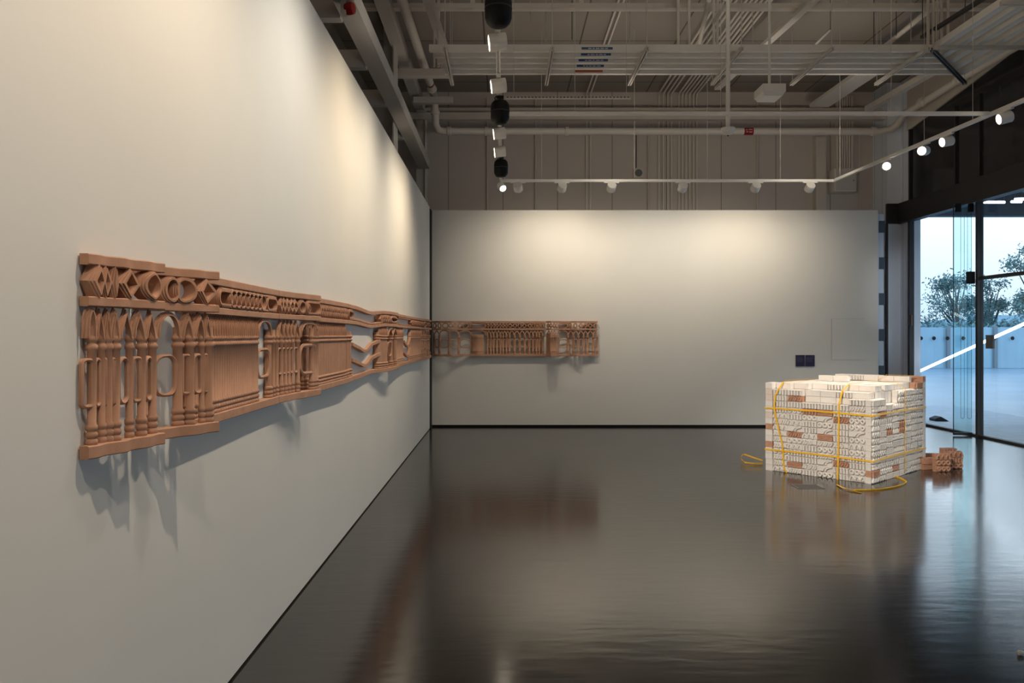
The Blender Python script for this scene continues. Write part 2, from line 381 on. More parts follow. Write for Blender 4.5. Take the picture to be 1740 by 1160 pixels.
def left_frieze():
    p = Panel('terracotta relief panel with four diamonds and a ring, free end of long wall frieze', 'L', [(2.211, .018), (2.33, .05), (2.42, .072), (2.525, .097)], wav=(.009, .105))
    p.rails()
    ss = p.row([163, 177, 188, 202, 224.5, 246.5, 264], .0115, ws=[.0115, .0085, .0085, .0115, .0085, .0102, .0102])
    p.arch(ss[0] - .03, ss[0], 'round'); p.loop(p.s0 - .002, ss[0] - .004)
    p.meds([('d', 145, 170), ('d', 166, 186), ('d', 181, 197), ('d', 195, 233), ('o', 233, 270.5)], t=.026, w=.007, dq=.004, h0=.027, h1=.124)
    p = Panel('terracotta relief panel with flattened rings and one diamond, jutting out from the wall', 'L', [(2.53, .03), (2.644, .042), (2.75, .105), (2.85, .15)], wav=(.010, .105))
    p.rails()
    ss = p.row([307, 328.5, 346.5, 358.5], .011, ws=[.0105, .0105, .0085, .0105])
    a0 = p.at(266); p.arch(a0, ss[0], 'round'); p.loop(a0, ss[0] - .008); p.column(p.s0 + .02, .012)
    p.meds([('c', 268, 301), ('o', 290, 330.5), ('d', 331, 365.5)], t=.026, w=.007, dq=.004, h0=.027, h1=.124)
    p = Panel('terracotta relief panel of close reed columns with one tall arched opening', 'L', [(2.86, .042), (4.03, .034)])
    p.rails()
    a, b = p.at(365.5), p.at(440); n = 20; pit = (b - a) / n; m = int((a - p.s0) / pit)
    p.dense(a - m * pit, b, n + m)
    c = p.at(461); p.arch(b - pit / 2, c, 'round', w=.011, h1=.152); p.column(c, .020); p.loop(b, c - .01, w=.008); p.column(p.at(467), .012)
    p.meds([('c', 366, 392), ('c', 449, 468)], w=.010)
    p.rail('inner_rail', .036, .046, p.at(372), p.at(466)); p.rail('inner_rail', .105, .115, p.at(372), p.at(466))
    u0, u1 = p.at(392), p.at(446)
    for i in range(16):
        u = u0 + (u1 - u0) * i / 15; p.medal('ring', u - .05, u + .05, w=.006, dq=-.010 * (i % 2) + .002)
    p = Panel('terracotta relief panel curving out into a big open arch and ring', 'L', [(4.035, .034), (4.25, .055), (4.374, .083), (4.6, .115)])
    p.rails()
    p.row([473, 481, 487.5, 493.5, 499.5, 509], .011)
    c0, c1 = p.at(510), p.at(541); p.arch(c0, c1, 'round', w=.010); p.loop(c0 + .01, c1, w=.010, h0=.285, h1=.44)
    p.dense(p.at(531), p.s1 - .004, 4)
    p.meds([('d', 469, 479), ('d', 475, 485), ('d', 481, 491), ('d', 487, 498), ('d', 494, 506), ('o', 503, 516.5), ('c', 517, 543.5)], t=.045)
    p = Panel('flat terracotta relief panel of many thin columns under thin squeezed diamonds', 'L', [(4.605, .04), (5.74, .048)])
    p.rails()
    p.dense(p.s0, p.s1, 26)
    for i in range(25):
        u = p.s0 + .03 + (p.s1 - p.s0 - .06) * i / 24; p.medal('diamond', u - .032, u + .032, w=.006)
    def sag(a, h):
        k = max(0, min(1, (a - 6.1) / .8)); k2 = max(0, min(1, (7.5 - a) / .6)); return .020 * smooth(k) * smooth(k2) * (1 if h < .2 else -.4)
    p = Panel('long terracotta relief panel with wavy ribbons across a wide open window', 'L', [(5.745, .048), (6.1, .03), (6.9, .022), (7.25, .05), (7.7, .085), (8.08, .10)], sag)
    p.rails(); r0, r1 = p.at(598), p.at(643)
    for x, r in ((592, .022), (596.5, .03)): p.column(p.at(x), r)
    p.dense(p.at(642.5), p.at(659), 7)
    p.column(p.at(667), .026); p.arch(p.at(659.5), p.at(667), 'point', w=.012); p.arch(p.at(667), p.s1 - .01, 'point', w=.012); p.loop(p.at(659.5), p.at(666))
    p.column(p.s1 - .03, .02)
    p.rail('inner_rail', .100, .116, p.at(592), p.at(648))
    p.meds([('c', 590, 598.5), ('o', 661, 674.5)], w=.012)
    for i in range(6):
        u = p.at(646) + (p.at(660) - p.at(646)) * i / 5; p.medal('diamond', u - .035, u + .035, w=.006)
    for h, e in ((.305, .03), (.425, .03)):
        p.ribbon([(r0, h - .008), (r0 + .25 * (r1 - r0), h + .025), (r0 + .52 * (r1 - r0), h + .062), (r0 + .78 * (r1 - r0), h + .015), (r1 + .05, h - .025)], hh=.012)
    p = Panel('terracotta relief panel with crossed slanting ribbons in a narrow opening', 'L', [(8.085, .06), (9.0, .04), (9.7, .034), (10.9, .048)])
    p.rails(); a, b = p.at(686), p.at(697)
    p.dense(p.s0, a, 10); p.dense(b, p.s1, 11, arches=True)
    p.rail('inner_rail', .105, .116, p.at(676), b)
    p.rail('inner_rail', .036, .046, p.at(676), b)
    for i in range(8):
        u = b + .1 + (p.s1 - b - .2) * i / 7; p.medal('diamond', u - .07, u + .07, w=.01)
    for h in (.30, .42):
        p.ribbon([(a, h), (a + .6 * (b - a), h + .06), (b, h - .03)], hh=.013)
    p = Panel('terracotta relief panel bulging out at the dark corner slot', 'L', [(10.905, .05), (11.5, .085), (12.3, .055)])
    p.rails()
    ss = p.row([716, 718.5, 721, 724.5, 728, 730.5], .03, ws=[.03, .03, .03, .04, .03, .03])
    p.meds([('d', 715, 718.5), ('o', 718.8, 725), ('d', 725, 728.5), ('d', 728, 731)], w=.016)

def back_frieze():
    sc = DB / F
    X = lambda x: (x - VX) * sc
    p = Panel('terracotta relief panel with wide round arches and a ribbed half drum', 'B', [(X(734.5), .05), (X(752), .15), (X(768), .20), (X(782), .11), (X(800), .055), (X(812), .075), (X(826.2), .05)])
    p.rails()
    q = lambda z: X(730 + z / 14.495)
    cs = [q(118), q(258), q(500), q(730)]
    for c in cs: p.column(c, .0165)
    p.arch(cs[0] - .07, cs[0], 'point', t=.03, w=.0095); p.arch(cs[0], cs[1], 'point', t=.03, w=.0095); p.arch(cs[1], cs[2], 'round', t=.03, w=.0095); p.arch(cs[2], cs[3], 'round', t=.03, w=.0095); p.arch(cs[3], q(1025), 'round', t=.03, w=.0095)
    p.loop(q(140), q(240), w=.0085); p.loop(q(280), q(485), w=.0085); p.loop(q(522), q(705), w=.0085); p.loop(q(755), q(1020), w=.0085)
    p.column(q(1182), .10, h0=.222, name='half_drum')
    p.arch(q(1020), q(1395), 'round', w=.008, h1=.150)
    p.meds([('o', 735.3, 742), ('o', 743.3, 750), ('c', 751, 762.3), ('d', 761.5, 770), ('d', 768.5, 777), ('d', 776.5, 786), ('c', 785.5, 797), ('d', 796, 801), ('c', 799.5, 826)], t=.04, w=.0075)
    p = Panel('flat terracotta relief panel of sixteen slim columns under pointed arches', 'B', [(X(826.4), .055), (X(928), .055)])
    p.rails()
    q = lambda z: X(820 + z / 14.495)
    cs = [q(z) for z in (120, 200, 270, 355, 440, 505, 585, 660, 785, 910, 1040, 1150, 1240, 1325, 1390, 1480)]
    for c in cs: p.column(c, .0155)
    for a, b in zip(cs, cs[1:]): p.arch(a, b, 'point', w=.0085, t=.035); p.loop(a + .012, b - .012, w=.0075, t=.03)
    p.arch(q(60), cs[0], 'point', w=.006)
    for i in range(7): p.medal('diamond', q(95 + 75 * i), q(175 + 75 * i), w=.0075)
    for k, a, b in (('diamond', 615, 740), ('diamond', 735, 860), ('ring', 860, 968), ('diamond', 965, 1090), ('diamond', 1105, 1220), ('ring', 1200, 1290), ('ring', 1252, 1352), ('ring', 1300, 1410), ('ring', 1350, 1455), ('ring', 1400, 1505)):
        p.medal(k, q(a), q(b), w=.008)
    p = Panel('terracotta relief panel at the frieze end, bunched columns and mixed ring shapes', 'B', [(X(928.2), .06), (X(934), .25), (X(943), .24), (X(952), .07), (X(964), .05), (X(980), .13), (X(993), .07), (X(1003), .05), (X(1014.7), .06)])
    p.rails()
    q = lambda z: X(915 + z / 14.495)
    for z in (208, 235, 270, 300, 332, 368, 400): p.column(q(z), .011)
    for a, b in zip((208, 270, 332), (270, 332, 400)): p.arch(q(a), q(b), 'point')
    cs = [q(z) for z in (445, 475, 725, 845, 965, 1100, 1200, 1340, 1438)]
    for c in cs: p.column(c, .015)
    p.arch(cs[1], cs[2], 'round', w=.009, t=.03); p.loop(q(495), q(705), w=.0085)
    for a, b in zip(cs[2:], cs[3:]): p.arch(a, b, 'point', w=.0085, t=.03); p.loop(a + .013, b - .013, w=.0075)
    for k, a, b in (('diamond', 190, 260), ('diamond', 240, 330), ('diamond', 320, 410), ('ring', 395, 485), ('capsule', 478, 725), ('ring', 730, 815), ('ring', 845, 945), ('diamond', 965, 1095), ('diamond', 1090, 1200), ('diamond', 1190, 1335), ('ring', 1340, 1440)):
        p.medal(k, q(a), q(b), w=.009, t=.04)
left_frieze(); back_frieze()

# ------------------------------------------------------------------ relief bricks
BL, BW, BH = .168, .084, .0649
RD = .026
def relief_mesh(kind):
    m = MB(); L, W, H = BL - .003, BW - .003, BH - .0018
    if kind == 'plain': m.box(-L/2, L/2, .001, W, 0, H); return m.mesh('relief_brick')
    m.box(-L/2, L/2, RD, W, 0, H)
    def bar(x0, z0, x1, z1, r, cap=True):
        m.tube([(x0, RD * .52, z0), (x1, RD * .52, z1)], r * 1.08, 8)
    def curve(pts, r): m.tube([(x, RD * .55, z) for x, z in pts], max(r * 1.15, .0115), 6)
    if kind == 'fluted':
        for i in range(5):
            x = -L/2 + L * (i + .5) / 5; bar(x, .003, x, H - .012, .0125); m.box(x - .015, x + .015, .001, RD + .002, H - .012, H - .003)
    elif kind == 'arched':
        for i in range(3):
            x = -L/2 + L * (i + .5) / 3; w = L / 6 - .004
            curve([(x - w, .004), (x - w, .02), (x - w * .6, .04), (x, H - .008), (x + w * .6, .04), (x + w, .02), (x + w, .004)], .009)
            m.lathe((x, RD, .014), (0, -1, 0), [(0, .010), (.008, .009), (.011, .005)], 8)
    elif kind == 'diamond':
        for i in range(3):
            x = -L/2 + L * (i + .5) / 3; w = L / 6 - .006; hz = H / 2
            for a, b in (((-w, 0), (0, hz - .008)), ((0, hz - .008), (w, 0)), ((w, 0), (0, -hz + .008)), ((0, -hz + .008), (-w, 0))):
                bar(x + a[0], hz + a[1], x + b[0], hz + b[1], .010)
    elif kind == 'ringed':
        for i in range(3):
            x = -L/2 + L * (i + .5) / 3; r = .020
            curve([(x + r * math.cos(2 * PI * k / 12), H / 2 + r * math.sin(2 * PI * k / 12)) for k in range(13)], .009)
    elif kind == 'scrolled':
        for i in range(4):
            x = -L/2 + .018 + i * .027
            curve([(x - .008, H - .010), (x + .006, H - .018), (x + .010, H * .5), (x + .004, .018), (x - .010, .008)], .0085)
        m.box(L/2 - .045, L/2 - .003, .002, RD + .002, .012, H - .012)
    elif kind == 'reeded':
        for i in range(4):
            z = H * (i + .5) / 4; bar(-L/2 + .002, z, L/2 - .002, z, .0078)
        for i in range(8):
            x = -L/2 + L * (i + .5) / 8; m.lathe((x, RD, H * .5), (0, -1, 0), [(0, .0075), (.010, .0065), (.012, .003)], 6)
    elif kind == 'spandrel':
        pts = [(-L/2 + .002, .004)] + [(L/2 - .006 - .09 * math.cos(PI / 2 * k / 8) , .004 + .05 * math.sin(PI / 2 * k / 8)) for k in range(9)] + [(-L/2 + .002, H - .005)]
        m.loft([[(x, y, z) for x, z in pts] for y in (.003, RD + .002)])
        curve([(L/2 - .008 - .07 * math.cos(PI / 2 * k / 6), .003 + .045 * math.sin(PI / 2 * k / 6)) for k in range(7)], .008)
        for x in (-.05, -.01): m.lathe((x, RD, .026), (0, -1, 0), [(0, .009), (.014, .008), (.017, .004)], 8)
    elif kind == 'leaf':
        for i in range(3):
            x = -L/2 + L * (i + .5) / 3
            curve([(x - .02, .008), (x - .012, .03), (x + .008, H - .012), (x + .02, H - .02), (x + .014, .022), (x, .010)], .009)
    return m.mesh('relief_brick', smooth=True, ang=45)
KINDS = ['fluted', 'arched', 'diamond', 'ringed', 'scrolled', 'reeded', 'spandrel', 'leaf', 'plain']
RM = {}
for k in KINDS:
    for c in ('white_brick', 'clay_brick', 'pink_brick'):
        me = relief_mesh(k) if c == 'white_brick' else RM[(k, 'white_brick')].copy()
        me.materials.clear(); me.materials.append(M[c]); RM[(k, c)] = me
WORD = dict(white_brick='white', clay_brick='terracotta', pink_brick='pinkish')
PAT = dict(fluted='fluted', arched='arch-relief', diamond='diamond-relief', ringed='ring-relief', scrolled='scroll-relief', reeded='reeded', spandrel='spandrel-relief', leaf='leaf-relief', plain='smooth')
SC = Vector((3.715, 8.003, 0)); AU, AV = math.radians(133.1), math.radians(43.1)
U = Vector((math.cos(AU), math.sin(AU), 0)); V = Vector((math.cos(AV), math.sin(AV), 0))
def stack_pt(u, v, z): return SC + U * u + V * v + Vector((0, 0, z))
NB = [0]
def brick(kind, colr, pos, outdir, label, group, jit=.0015):
    """pos = centre of the relief face at its bottom; outdir = unit vector the relief faces"""
    o = bpy.data.objects.new('relief_brick', RM[(kind, colr)]); COL.objects.link(o)
    ang = math.atan2(outdir.y, outdir.x) + PI / 2 + random.uniform(-.006, .006)
    o.rotation_euler = (0, 0, ang); o.location = pos + outdir * random.uniform(-jit, jit * 2)
    tag(o, label, 'brick', group); NB[0] += 1
    return o
def pick(i, j, seed):
    r = random.Random(i * 131 + j * 17 + seed).random()
    return 'fluted' if r < .44 else 'arched' if r < .57 else 'spandrel' if r < .67 else 'scrolled' if r < .80 else 'leaf' if r < .88 else 'ringed' if r < .94 else 'diamond'
GF, GR, GT = 'bricks of the room face of the stack', 'bricks of the window face of the stack', 'bricks on top of the stack'
clay_front = {(2, 13): 'leaf', (3, 11): 'fluted', (4, 11): 'reeded', (5, 10): 'leaf', (2, 7): 'leaf', (4, 7): 'reeded', (2, 2): 'reeded', (5, 3): 'leaf'}
HF = {1: 14, 2: 14, 3: 12, 4: 12, 5: 12, 6: 13}
for c in range(1, 7):                       # six stretchers, counted from the far end of the room face
    uc = BW + BL * (6 - c) + BL / 2
    for j in range(HF[c]):
        k, colr = pick(c, j, 3), 'white_brick'
        if c == 3 and j == 11 or c == 4 and j == 11: k = 'fluted'
        if (c, j + 1) in clay_front: k, colr = clay_front[(c, j + 1)], 'clay_brick'
        brick(k, colr, stack_pt(uc, 0, j * BH), -V, f'{WORD[colr]} {PAT[k]} brick, room face of stack, {ORD[j+1]} course up, {ORD[7-c]} from jutting corner', GF)
for j in range(15):                         # headers at the far end of the room face
    colr = 'clay_brick' if j + 1 in (5, 8) else 'pink_brick' if j + 1 in (13, 14, 10) else 'white_brick'
    brick('plain', colr, stack_pt(14 * BW - .0005, BW, j * BH), U, f'{WORD[colr]} smooth end-on brick, {ORD[j+1]} course up, end of room face away from jutting corner', GF)
HR = {0: 13, 1: 13, 2: 12, 3: 12, 4: 14, 5: 14, 6: 14, 7: 14}
clay_right = {(0, 2): 'fluted', (1, 11): 'fluted', (2, 8): 'arched', (4, 9): 'arched', (4, 8): 'arched', (3, 2): 'scrolled'}
for c in range(8):
    for j in range(HR[c]):
        k, colr = random.Random(c * 7 + j * 31).choice(['fluted', 'fluted', 'diamond', 'arched', 'scrolled', 'ringed', 'leaf']), 'white_brick'
        if (c, j + 1) in clay_right: k, colr = clay_right[(c, j + 1)], 'clay_brick'
        brick(k, colr, stack_pt(0, BL * (c + .5), j * BH), -U, f'{WORD[colr]} {PAT[k]} brick, window face of stack, {ORD[j+1]} course up, {ORD[c+1]} from jutting corner', GR)
for j in range(16):
    colr = 'clay_brick' if j == 15 else 'pink_brick' if j in (12, 13) else 'white_brick'
    brick('plain', colr, stack_pt(BW, 17 * BW, j * BH), V, f'{WORD[colr]} smooth end-on brick, {ORD[j+1]} course up, window face end beside the glass', GR)
brick('fluted', 'clay_brick', stack_pt(0, BL * 7.5, 14 * BH), -U, 'terracotta fluted brick lying atop window face end, beneath a terracotta end brick', GR)
# rows behind the room face and on top
def toprow(v, j, cs, names, seed=0):
    for c in cs:
        r = random.Random(v * 97 + j * 13 + c * 5 + seed); uc = BW + BL * (6 - c) + BL / 2
        back = r.random() < .45
        colr = 'pink_brick' if r.random() < .2 else 'white_brick'
        k = 'plain' if r.random() < .8 else 'fluted'
        dv = r.uniform(-.004, .004)
        if back: brick('fluted' if r.random() < .6 else k, colr, stack_pt(uc, (v + 1) * BW + dv - .002, j * BH), V, f'{WORD[colr]} brick on stack, {ORD[j+1]} course up, {names}, {ORD[7-c]} from window face', GT)
        else: brick(k, colr, stack_pt(uc, v * BW + dv, j * BH), -V, f'{WORD[colr]} brick on stack, {ORD[j+1]} course up, {names}, {ORD[7-c]} from window face', GT)
toprow(1, 12, (3, 4, 5, 6), 'first row behind room face'); toprow(1, 13, (1, 2, 3, 4, 5, 6), 'first row behind room face')
toprow(2, 13, (3, 4, 5, 6), 'second row behind room face')
toprow(1, 14, (1,), 'first row behind room face')
toprow(2, 14, (1, 2), 'second row behind room face')
toprow(3, 14, (1, 2, 3, 4, 5, 6), 'third row behind room face')
toprow(5, 14, (1, 2, 3, 4, 5), 'fifth row behind room face')
toprow(9, 15, (2, 3), 'ninth row behind room face'); toprow(14, 15, (2, 3, 4, 5, 6), 'far row'); toprow(15, 15, (2, 3, 4), 'last row')
fill = MB()                                  # the uncounted middle of the stack
def fb(u0, u1, v0, v1, j0, j1):
    z0, z1 = j0 * BH, j1 * BH - .0015 - random.uniform(0, .004)
    a = [stack_pt(u, v, 0) for u, v in ((u0 + .003, v0 + .003), (u1 - .003, v0 + .003), (u1 - .003, v1 - .003), (u0 + .003, v1 - .003))]
    fill.loft([[p + Vector((0, 0, z)) for p in a] for z in (z0, z1)])
fb(BW + .01, 13 * BW - .01, BW + .01, 16 * BW - .01, 0, 12)
for v in range(1, 16):
    for c in range(1, 7):
        u0 = BW + BL * (6 - c); top = 14
        if v == 1: continue
        if v == 2 and c > 2: fb(u0, u0 + BL, v * BW, (v + 1) * BW, 12, 13); continue
        if v == 2: fb(u0, u0 + BL, v * BW, (v + 1) * BW, 12, 14); continue
        fb(u0, u0 + BL, v * BW, (v + 1) * BW, 12, 14)
        if v in (14, 15) and c >= 2 and (v == 14 or c < 5): fb(u0, u0 + BL, v * BW, (v + 1) * BW, 14, 15); continue
        if v in (3, 5): continue
        if v >= 4: fb(u0, u0 + BL, v * BW, (v + 1) * BW, 14, 15)
for v in range(2, 16, 2): fb(13 * BW + .002, 14 * BW - .002, v * BW, (v + 2) * BW, 0, 14)
o = fill.build('brick_infill', 'white_brick'); tag(o, 'white bricks packed in the middle of the strapped stack', 'brick', kind='stuff')

# loose terracotta bricks beside the stack
def pile(x, y, n, rot, kinds, where):
    d = CH * F / (y - VY); base = Vector(((x - VX) * d / F, d, 0)); od = Vector((math.sin(rot), -math.cos(rot), 0))
    for j in range(n):
        k = kinds[j % len(kinds)]; tier = ['bottom', 'middle' if n > 2 else 'upper', 'top'][j]
        brick(k, 'clay_brick', base + Vector((0, 0, j * BH)), od, f'loose terracotta {PAT[k]} brick, {tier} one of {where}', 'loose terracotta bricks by the stack')
pile(1604.5, 801.5, 3, math.radians(8), ['diamond', 'ringed', 'arched'], 'the three-high pile standing foremost')
pile(1625.5, 796.5, 3, math.radians(4), ['ringed', 'fluted', 'arched'], 'the three-high pile second from glass')
pile(1615, 790.5, 3, math.radians(2), ['plain', 'arched', 'fluted'], 'the three-high pile rearmost')
pile(1589.5, 790.0, 2, math.radians(-6), ['plain', 'plain'], 'the pair behind the low pile')
pile(1580.5, 798.0, 2, math.radians(14), ['reeded', 'plain'], 'the low pair touching the stack')

# ------------------------------------------------------------------ yellow packing straps
UL, VL = 14 * BW, 17 * BW
def strap(pts, wd, label, w=.017, kind='packing_strap'):
    o = MB().band(pts, wd, w).build(kind, 'strap'); return tag(o, label, 'strap', 'yellow packing straps')
Z = Vector((0, 0, 1)); e = .006
for z, lab in ((.69, 'upper yellow strap running level around the brick stack'), (.232, 'lower yellow strap running level around the brick stack')):
    cc = [(UL + e, -e), (UL / 2, -e), (-e + .012, -e), (-e, -e + .012), (-e, VL / 2), (-e, VL + e - .012), (-e + .012, VL + e), (UL / 2, VL + e), (UL + e, VL + e), (UL + e, VL / 2), (UL + e, -e + .01), (UL - .01, -e - .002)]
    strap([stack_pt(u, v, z + .006 * math.sin(i * 2.1)) for i, (u, v) in enumerate(cc)], Z, lab)
def on_front(x, y, out=.008):
    """point of the room-face plane (moved out) under pixel x, y"""
    n = -V; o = SC + n * out; ray = Vector(((x - VX) / F, 1, (VY - y) / F)); c = Vector((0, 0, CH))
    k = (o - c).dot(n) / ray.dot(n); return c + ray * k
def on_right(x, y, out=.008):
    n = -U; o = SC + n * out; ray = Vector(((x - VX) / F, 1, (VY - y) / F)); c = Vector((0, 0, CH))
    k = (o - c).dot(n) / ray.dot(n); return c + ray * k
def fl(x, y, z=.004):
    d = (CH - z) * F / (y - VY); return Vector(((x - VX) * d / F, d, z))
pa = [on_front(1337, 803, .006), on_front(1332.5, 796, .008), on_front(1331, 784, .012), on_front(1330.5, 768, .016), on_front(1329, 753, .02), on_front(1323, 729, .03), on_front(1317.5, 706, .03), on_front(1315.5, 688, .03), on_front(1317.5, 671, .02), on_front(1324, 659, .0)]
ua = (pa[-1] - SC).dot(U); pa[-1] = stack_pt(ua, -.004, 14 * BH + .006)
pa += [stack_pt(ua - .01, .074, 15 * BH + .010), stack_pt(ua - .03, .35, 15 * BH + .012), stack_pt(.9, .60, 15 * BH + .012)]
strap(pa, U, 'slack yellow strap bowing away from the room face, crossing the wider columns')
bb = [on_front(1423, 815, .006), on_front(1424, 790, .010), on_front(1425, 740, .010), on_front(1425.5, 700, .010), on_front(1425.5, 689, .010)]
ub = (bb[-1] - SC).dot(U); bb[-1] = stack_pt(ub, -.010, 12 * BH + .004)
bb += [stack_pt(ub, .078, 14 * BH + .010), stack_pt(ub, .245, 15 * BH + .012), stack_pt(ub, .6, 15 * BH + .012)]
strap(bb, U, 'taut upright yellow strap on the room face, with floor tail')
cc = [on_right(1538, 803, .006), on_right(1538, 760, .006), on_right(1538, 700, .006), on_right(1538, 666, .006)]
vc = (cc[-1] - SC).dot(V); cc[-1] = stack_pt(-.010, vc, 14 * BH + .004)
cc += [stack_pt(.076, vc, 15 * BH + .012), stack_pt(.2, vc, 15 * BH + .012), stack_pt(.40, .84, 15 * BH + .012)]
strap(cc, V, 'upright yellow strap on the window face of the stack', w=.014)
strap([P(1333, 646.5, 9.55), P(1345, 645, 9.55), P(1420, 641.5, 9.5), P(1488, 638, 9.45), P(1500, 637.5, 9.44)], U, 'thin yellow strap stretched over the top of the stack', w=.008)
strap([stack_pt(.05, 1.25, 16 * BH + .006), stack_pt(.2, 1.24, 16 * BH + .008), stack_pt(.32, 1.15, 16 * BH + .012), stack_pt(.42, 1.14, 15 * BH + .02)], V, 'short yellow strap end draped over the highest white bricks')
strap([fl(1422, 823, .008), fl(1432, 828, .012), fl(1448, 833, .01), fl(1464, 837.5, .004)], Vector((.3, -1, 0)), 'cut yellow strap end on the floor under the upright strap')
loop = [fl(1521, 809, .008), fl(1530, 812, .008), fl(1538.5, 816.5, .008), fl(1540.5, 819, .008), fl(1534, 823, .008), fl(1521, 827, .008), fl(1500, 830.5, .008), fl(1478, 832, .008), fl(1450, 832.3, .006)]
strap(loop, Z + Vector((.1, -.6, 0)), 'yellow strap curling across the floor before the window face')
lp = [fl(1296, 787, .012), fl(1280, 787, .014), fl(1266, 785.5, .02), fl(1260.5, 781, .03), P(1259, 776.5, 9.35), P(1261.5, 772.3, 9.4), P(1266, 772, 9.4), P(1280, 777, 9.3), P(1296, 782, 9.2)]
strap(lp, Vector((.2, -.5, 1)), 'looped yellow strap tail lying behind the end of the stack')

# ------------------------------------------------------------------ small things on wall and floor
def info(x0, x1, lab, head_left):
    a, b = P(x0, 603, DB), P(x1, 622.3, DB)
    t = thing('wall_text_board', ((a.x + b.x) / 2, DB - .002, b.z), lab, 'sign', 'navy text boards')
    bx(a.x, b.x, DB - .014, DB - .001, b.z, a.z).build('board', 'navy', t)
    m = MB(); w = b.x - a.x
    hx = a.x + .012 if head_left else b.x - .045
    m.box(hx, hx + .033, DB - .0155, DB - .014, a.z - .018, a.z - .011)
    for k in range(6):
        z = a.z - .04 - k * .014; m.box(a.x + .012, a.x + .012 + (w - .024) * random.uniform(.75, 1), DB - .0152, DB - .014, z, z + .004)
    m.build('print', 'navytext', t)
info(1351.8, 1367, 'navy text board on the back partition, headed at its outer corner away from hatch', True)
info(1368.3, 1383.8, 'navy text board on the back partition, the one closer to the wall hatch', False)
a, b = P(1412, 541, DB), P(1470, 611, DB)
t = thing('wall_hatch', ((a.x + b.x) / 2, DB - .002, b.z), 'flush painted access hatch in the back partition above the brick stack', 'hatch')
bx(a.x + .012, b.x - .006, DB - .006, DB - .0005, b.z, a.z - .012).build('cover', 'wall', t)
m = MB(); m.box(a.x, a.x + .008, DB - .004, DB - .0004, b.z, a.z); m.box(a.x, b.x, DB - .004, DB - .0004, a.z - .010, a.z)
m.build('gap_line', M['steel'], t)
c = fl(1372, 826.5, 0)
t = thing('floor_outlet', (c.x, c.y, 0), 'flat floor outlet cover on dark floor before the brick stack', 'floor box')
bx(c.x - .13, c.x + .13, c.y - .11, c.y + .11, 0.0005, .002).build('cover', M['frame'], t)
m = MB()
for x0, x1, y0, y1 in ((-.13, .13, -.11, -.10), (-.13, .13, .10, .11), (-.13, -.12, -.11, .11), (.12, .13, -.11, .11)): m.box(c.x + x0, c.x + x1, c.y + y0, c.y + y1, .0008, .003)
m.build('rim', 'grey', t)
c = fl(1737, 1113, 0)
m = MB().lathe((c.x - .02, c.y, .012), (1, .1, 0), [(0, .006), (.004, .012), (.02, .011), (.03, .007), (.05, .007)], 12)
tag(m.build('cable_plug', 'white', smooth=True), 'small white plug lying alone on the dark floor near the camera', 'plug')
bx(6.955, 6.985, 13.60, 13.69, P(1551, 553, 13.7).z, P(1551, 535, 13.7).z).build('call_box', 'brown')
tag(bpy.data.objects['call_box'], 'brown box fixed to the window jamb beside the steel upright', 'box')
a, b = PZ(1667, 569.5, 1.4999), P(1671, 592, 11.4)
t = bx(XR - .012, XR + .013, 11.38, 11.55, P(0, 592, 11.5).z, P(0, 569, 11.5).z).build('door_control', 'grey'); tag(t, 'grey control plate on the glass right beside the black mullion', 'switch')
c = fl(1577, 716.5, 0); m = MB().loft([[(c.x - .12 + .3, c.y + .1, 0), (c.x + .12 + .3, c.y + .1, 0), (c.x + .12 + .3, c.y + .3, 0), (c.x - .12 + .3, c.y + .3, 0)], [(c.x - .12 + .3, c.y + .1, .04), (c.x - .02 + .3, c.y + .1, .08), (c.x - .02 + .3, c.y + .3, .08), (c.x - .12 + .3, c.y + .3, .04)]])
tag(m.build('door_wedge', 'black'), 'black wedge lying on the paving just outside the glass', 'wedge')

# ------------------------------------------------------------------ lighting tracks, spotlights, pendant speakers
TZ = 3.75
def track(name_label, a, b, rods):
    a, b = Vector(a), Vector(b); dr = (b - a).normalized(); nn = Vector((-dr.y, dr.x, 0))
    t = thing('lighting_track', (a + b) / 2, name_label, 'lighting track', 'white lighting tracks')
    m = MB(); w = .019
    m.loft([[p + nn * w + Z * .018, p - nn * w + Z * .018, p - nn * w - Z * .018, p - nn * .006 - Z * .018, p - nn * .006 - Z * .008, p + nn * .006 - Z * .008, p + nn * .006 - Z * .018, p + nn * w - Z * .018] for p in (a, b)])
    m.build('rail', 'white', t)
    for r in rods:
        p = a + (b - a) * r; MB().tube([p + Z * .018, Vector((p.x, p.y, ZC))], .003, 5).build('suspension_wire', 'steel', t)
    return t
track('white lighting track running level above the black pendant speakers', (-.045, -2, TZ), (-.045, 11.60, TZ), (.2, .45, .6, .75, .9))
track('white lighting track along the back partition carrying six spotlights', (-.03, 11.62, TZ), (4.81, 11.62, TZ), (.12, .4, .62, .84))
track('white lighting track along the glazing carrying four lit spotlights', (4.815, 11.62, TZ), (5.09, 5.2, TZ), (.03, .36, .5, .69, .9))
track('bare white lighting track crossing the room between the other tracks', (-.02, 8.1, TZ), (4.93, 8.1, TZ), (.15, .45, .8))
LAMPS = []
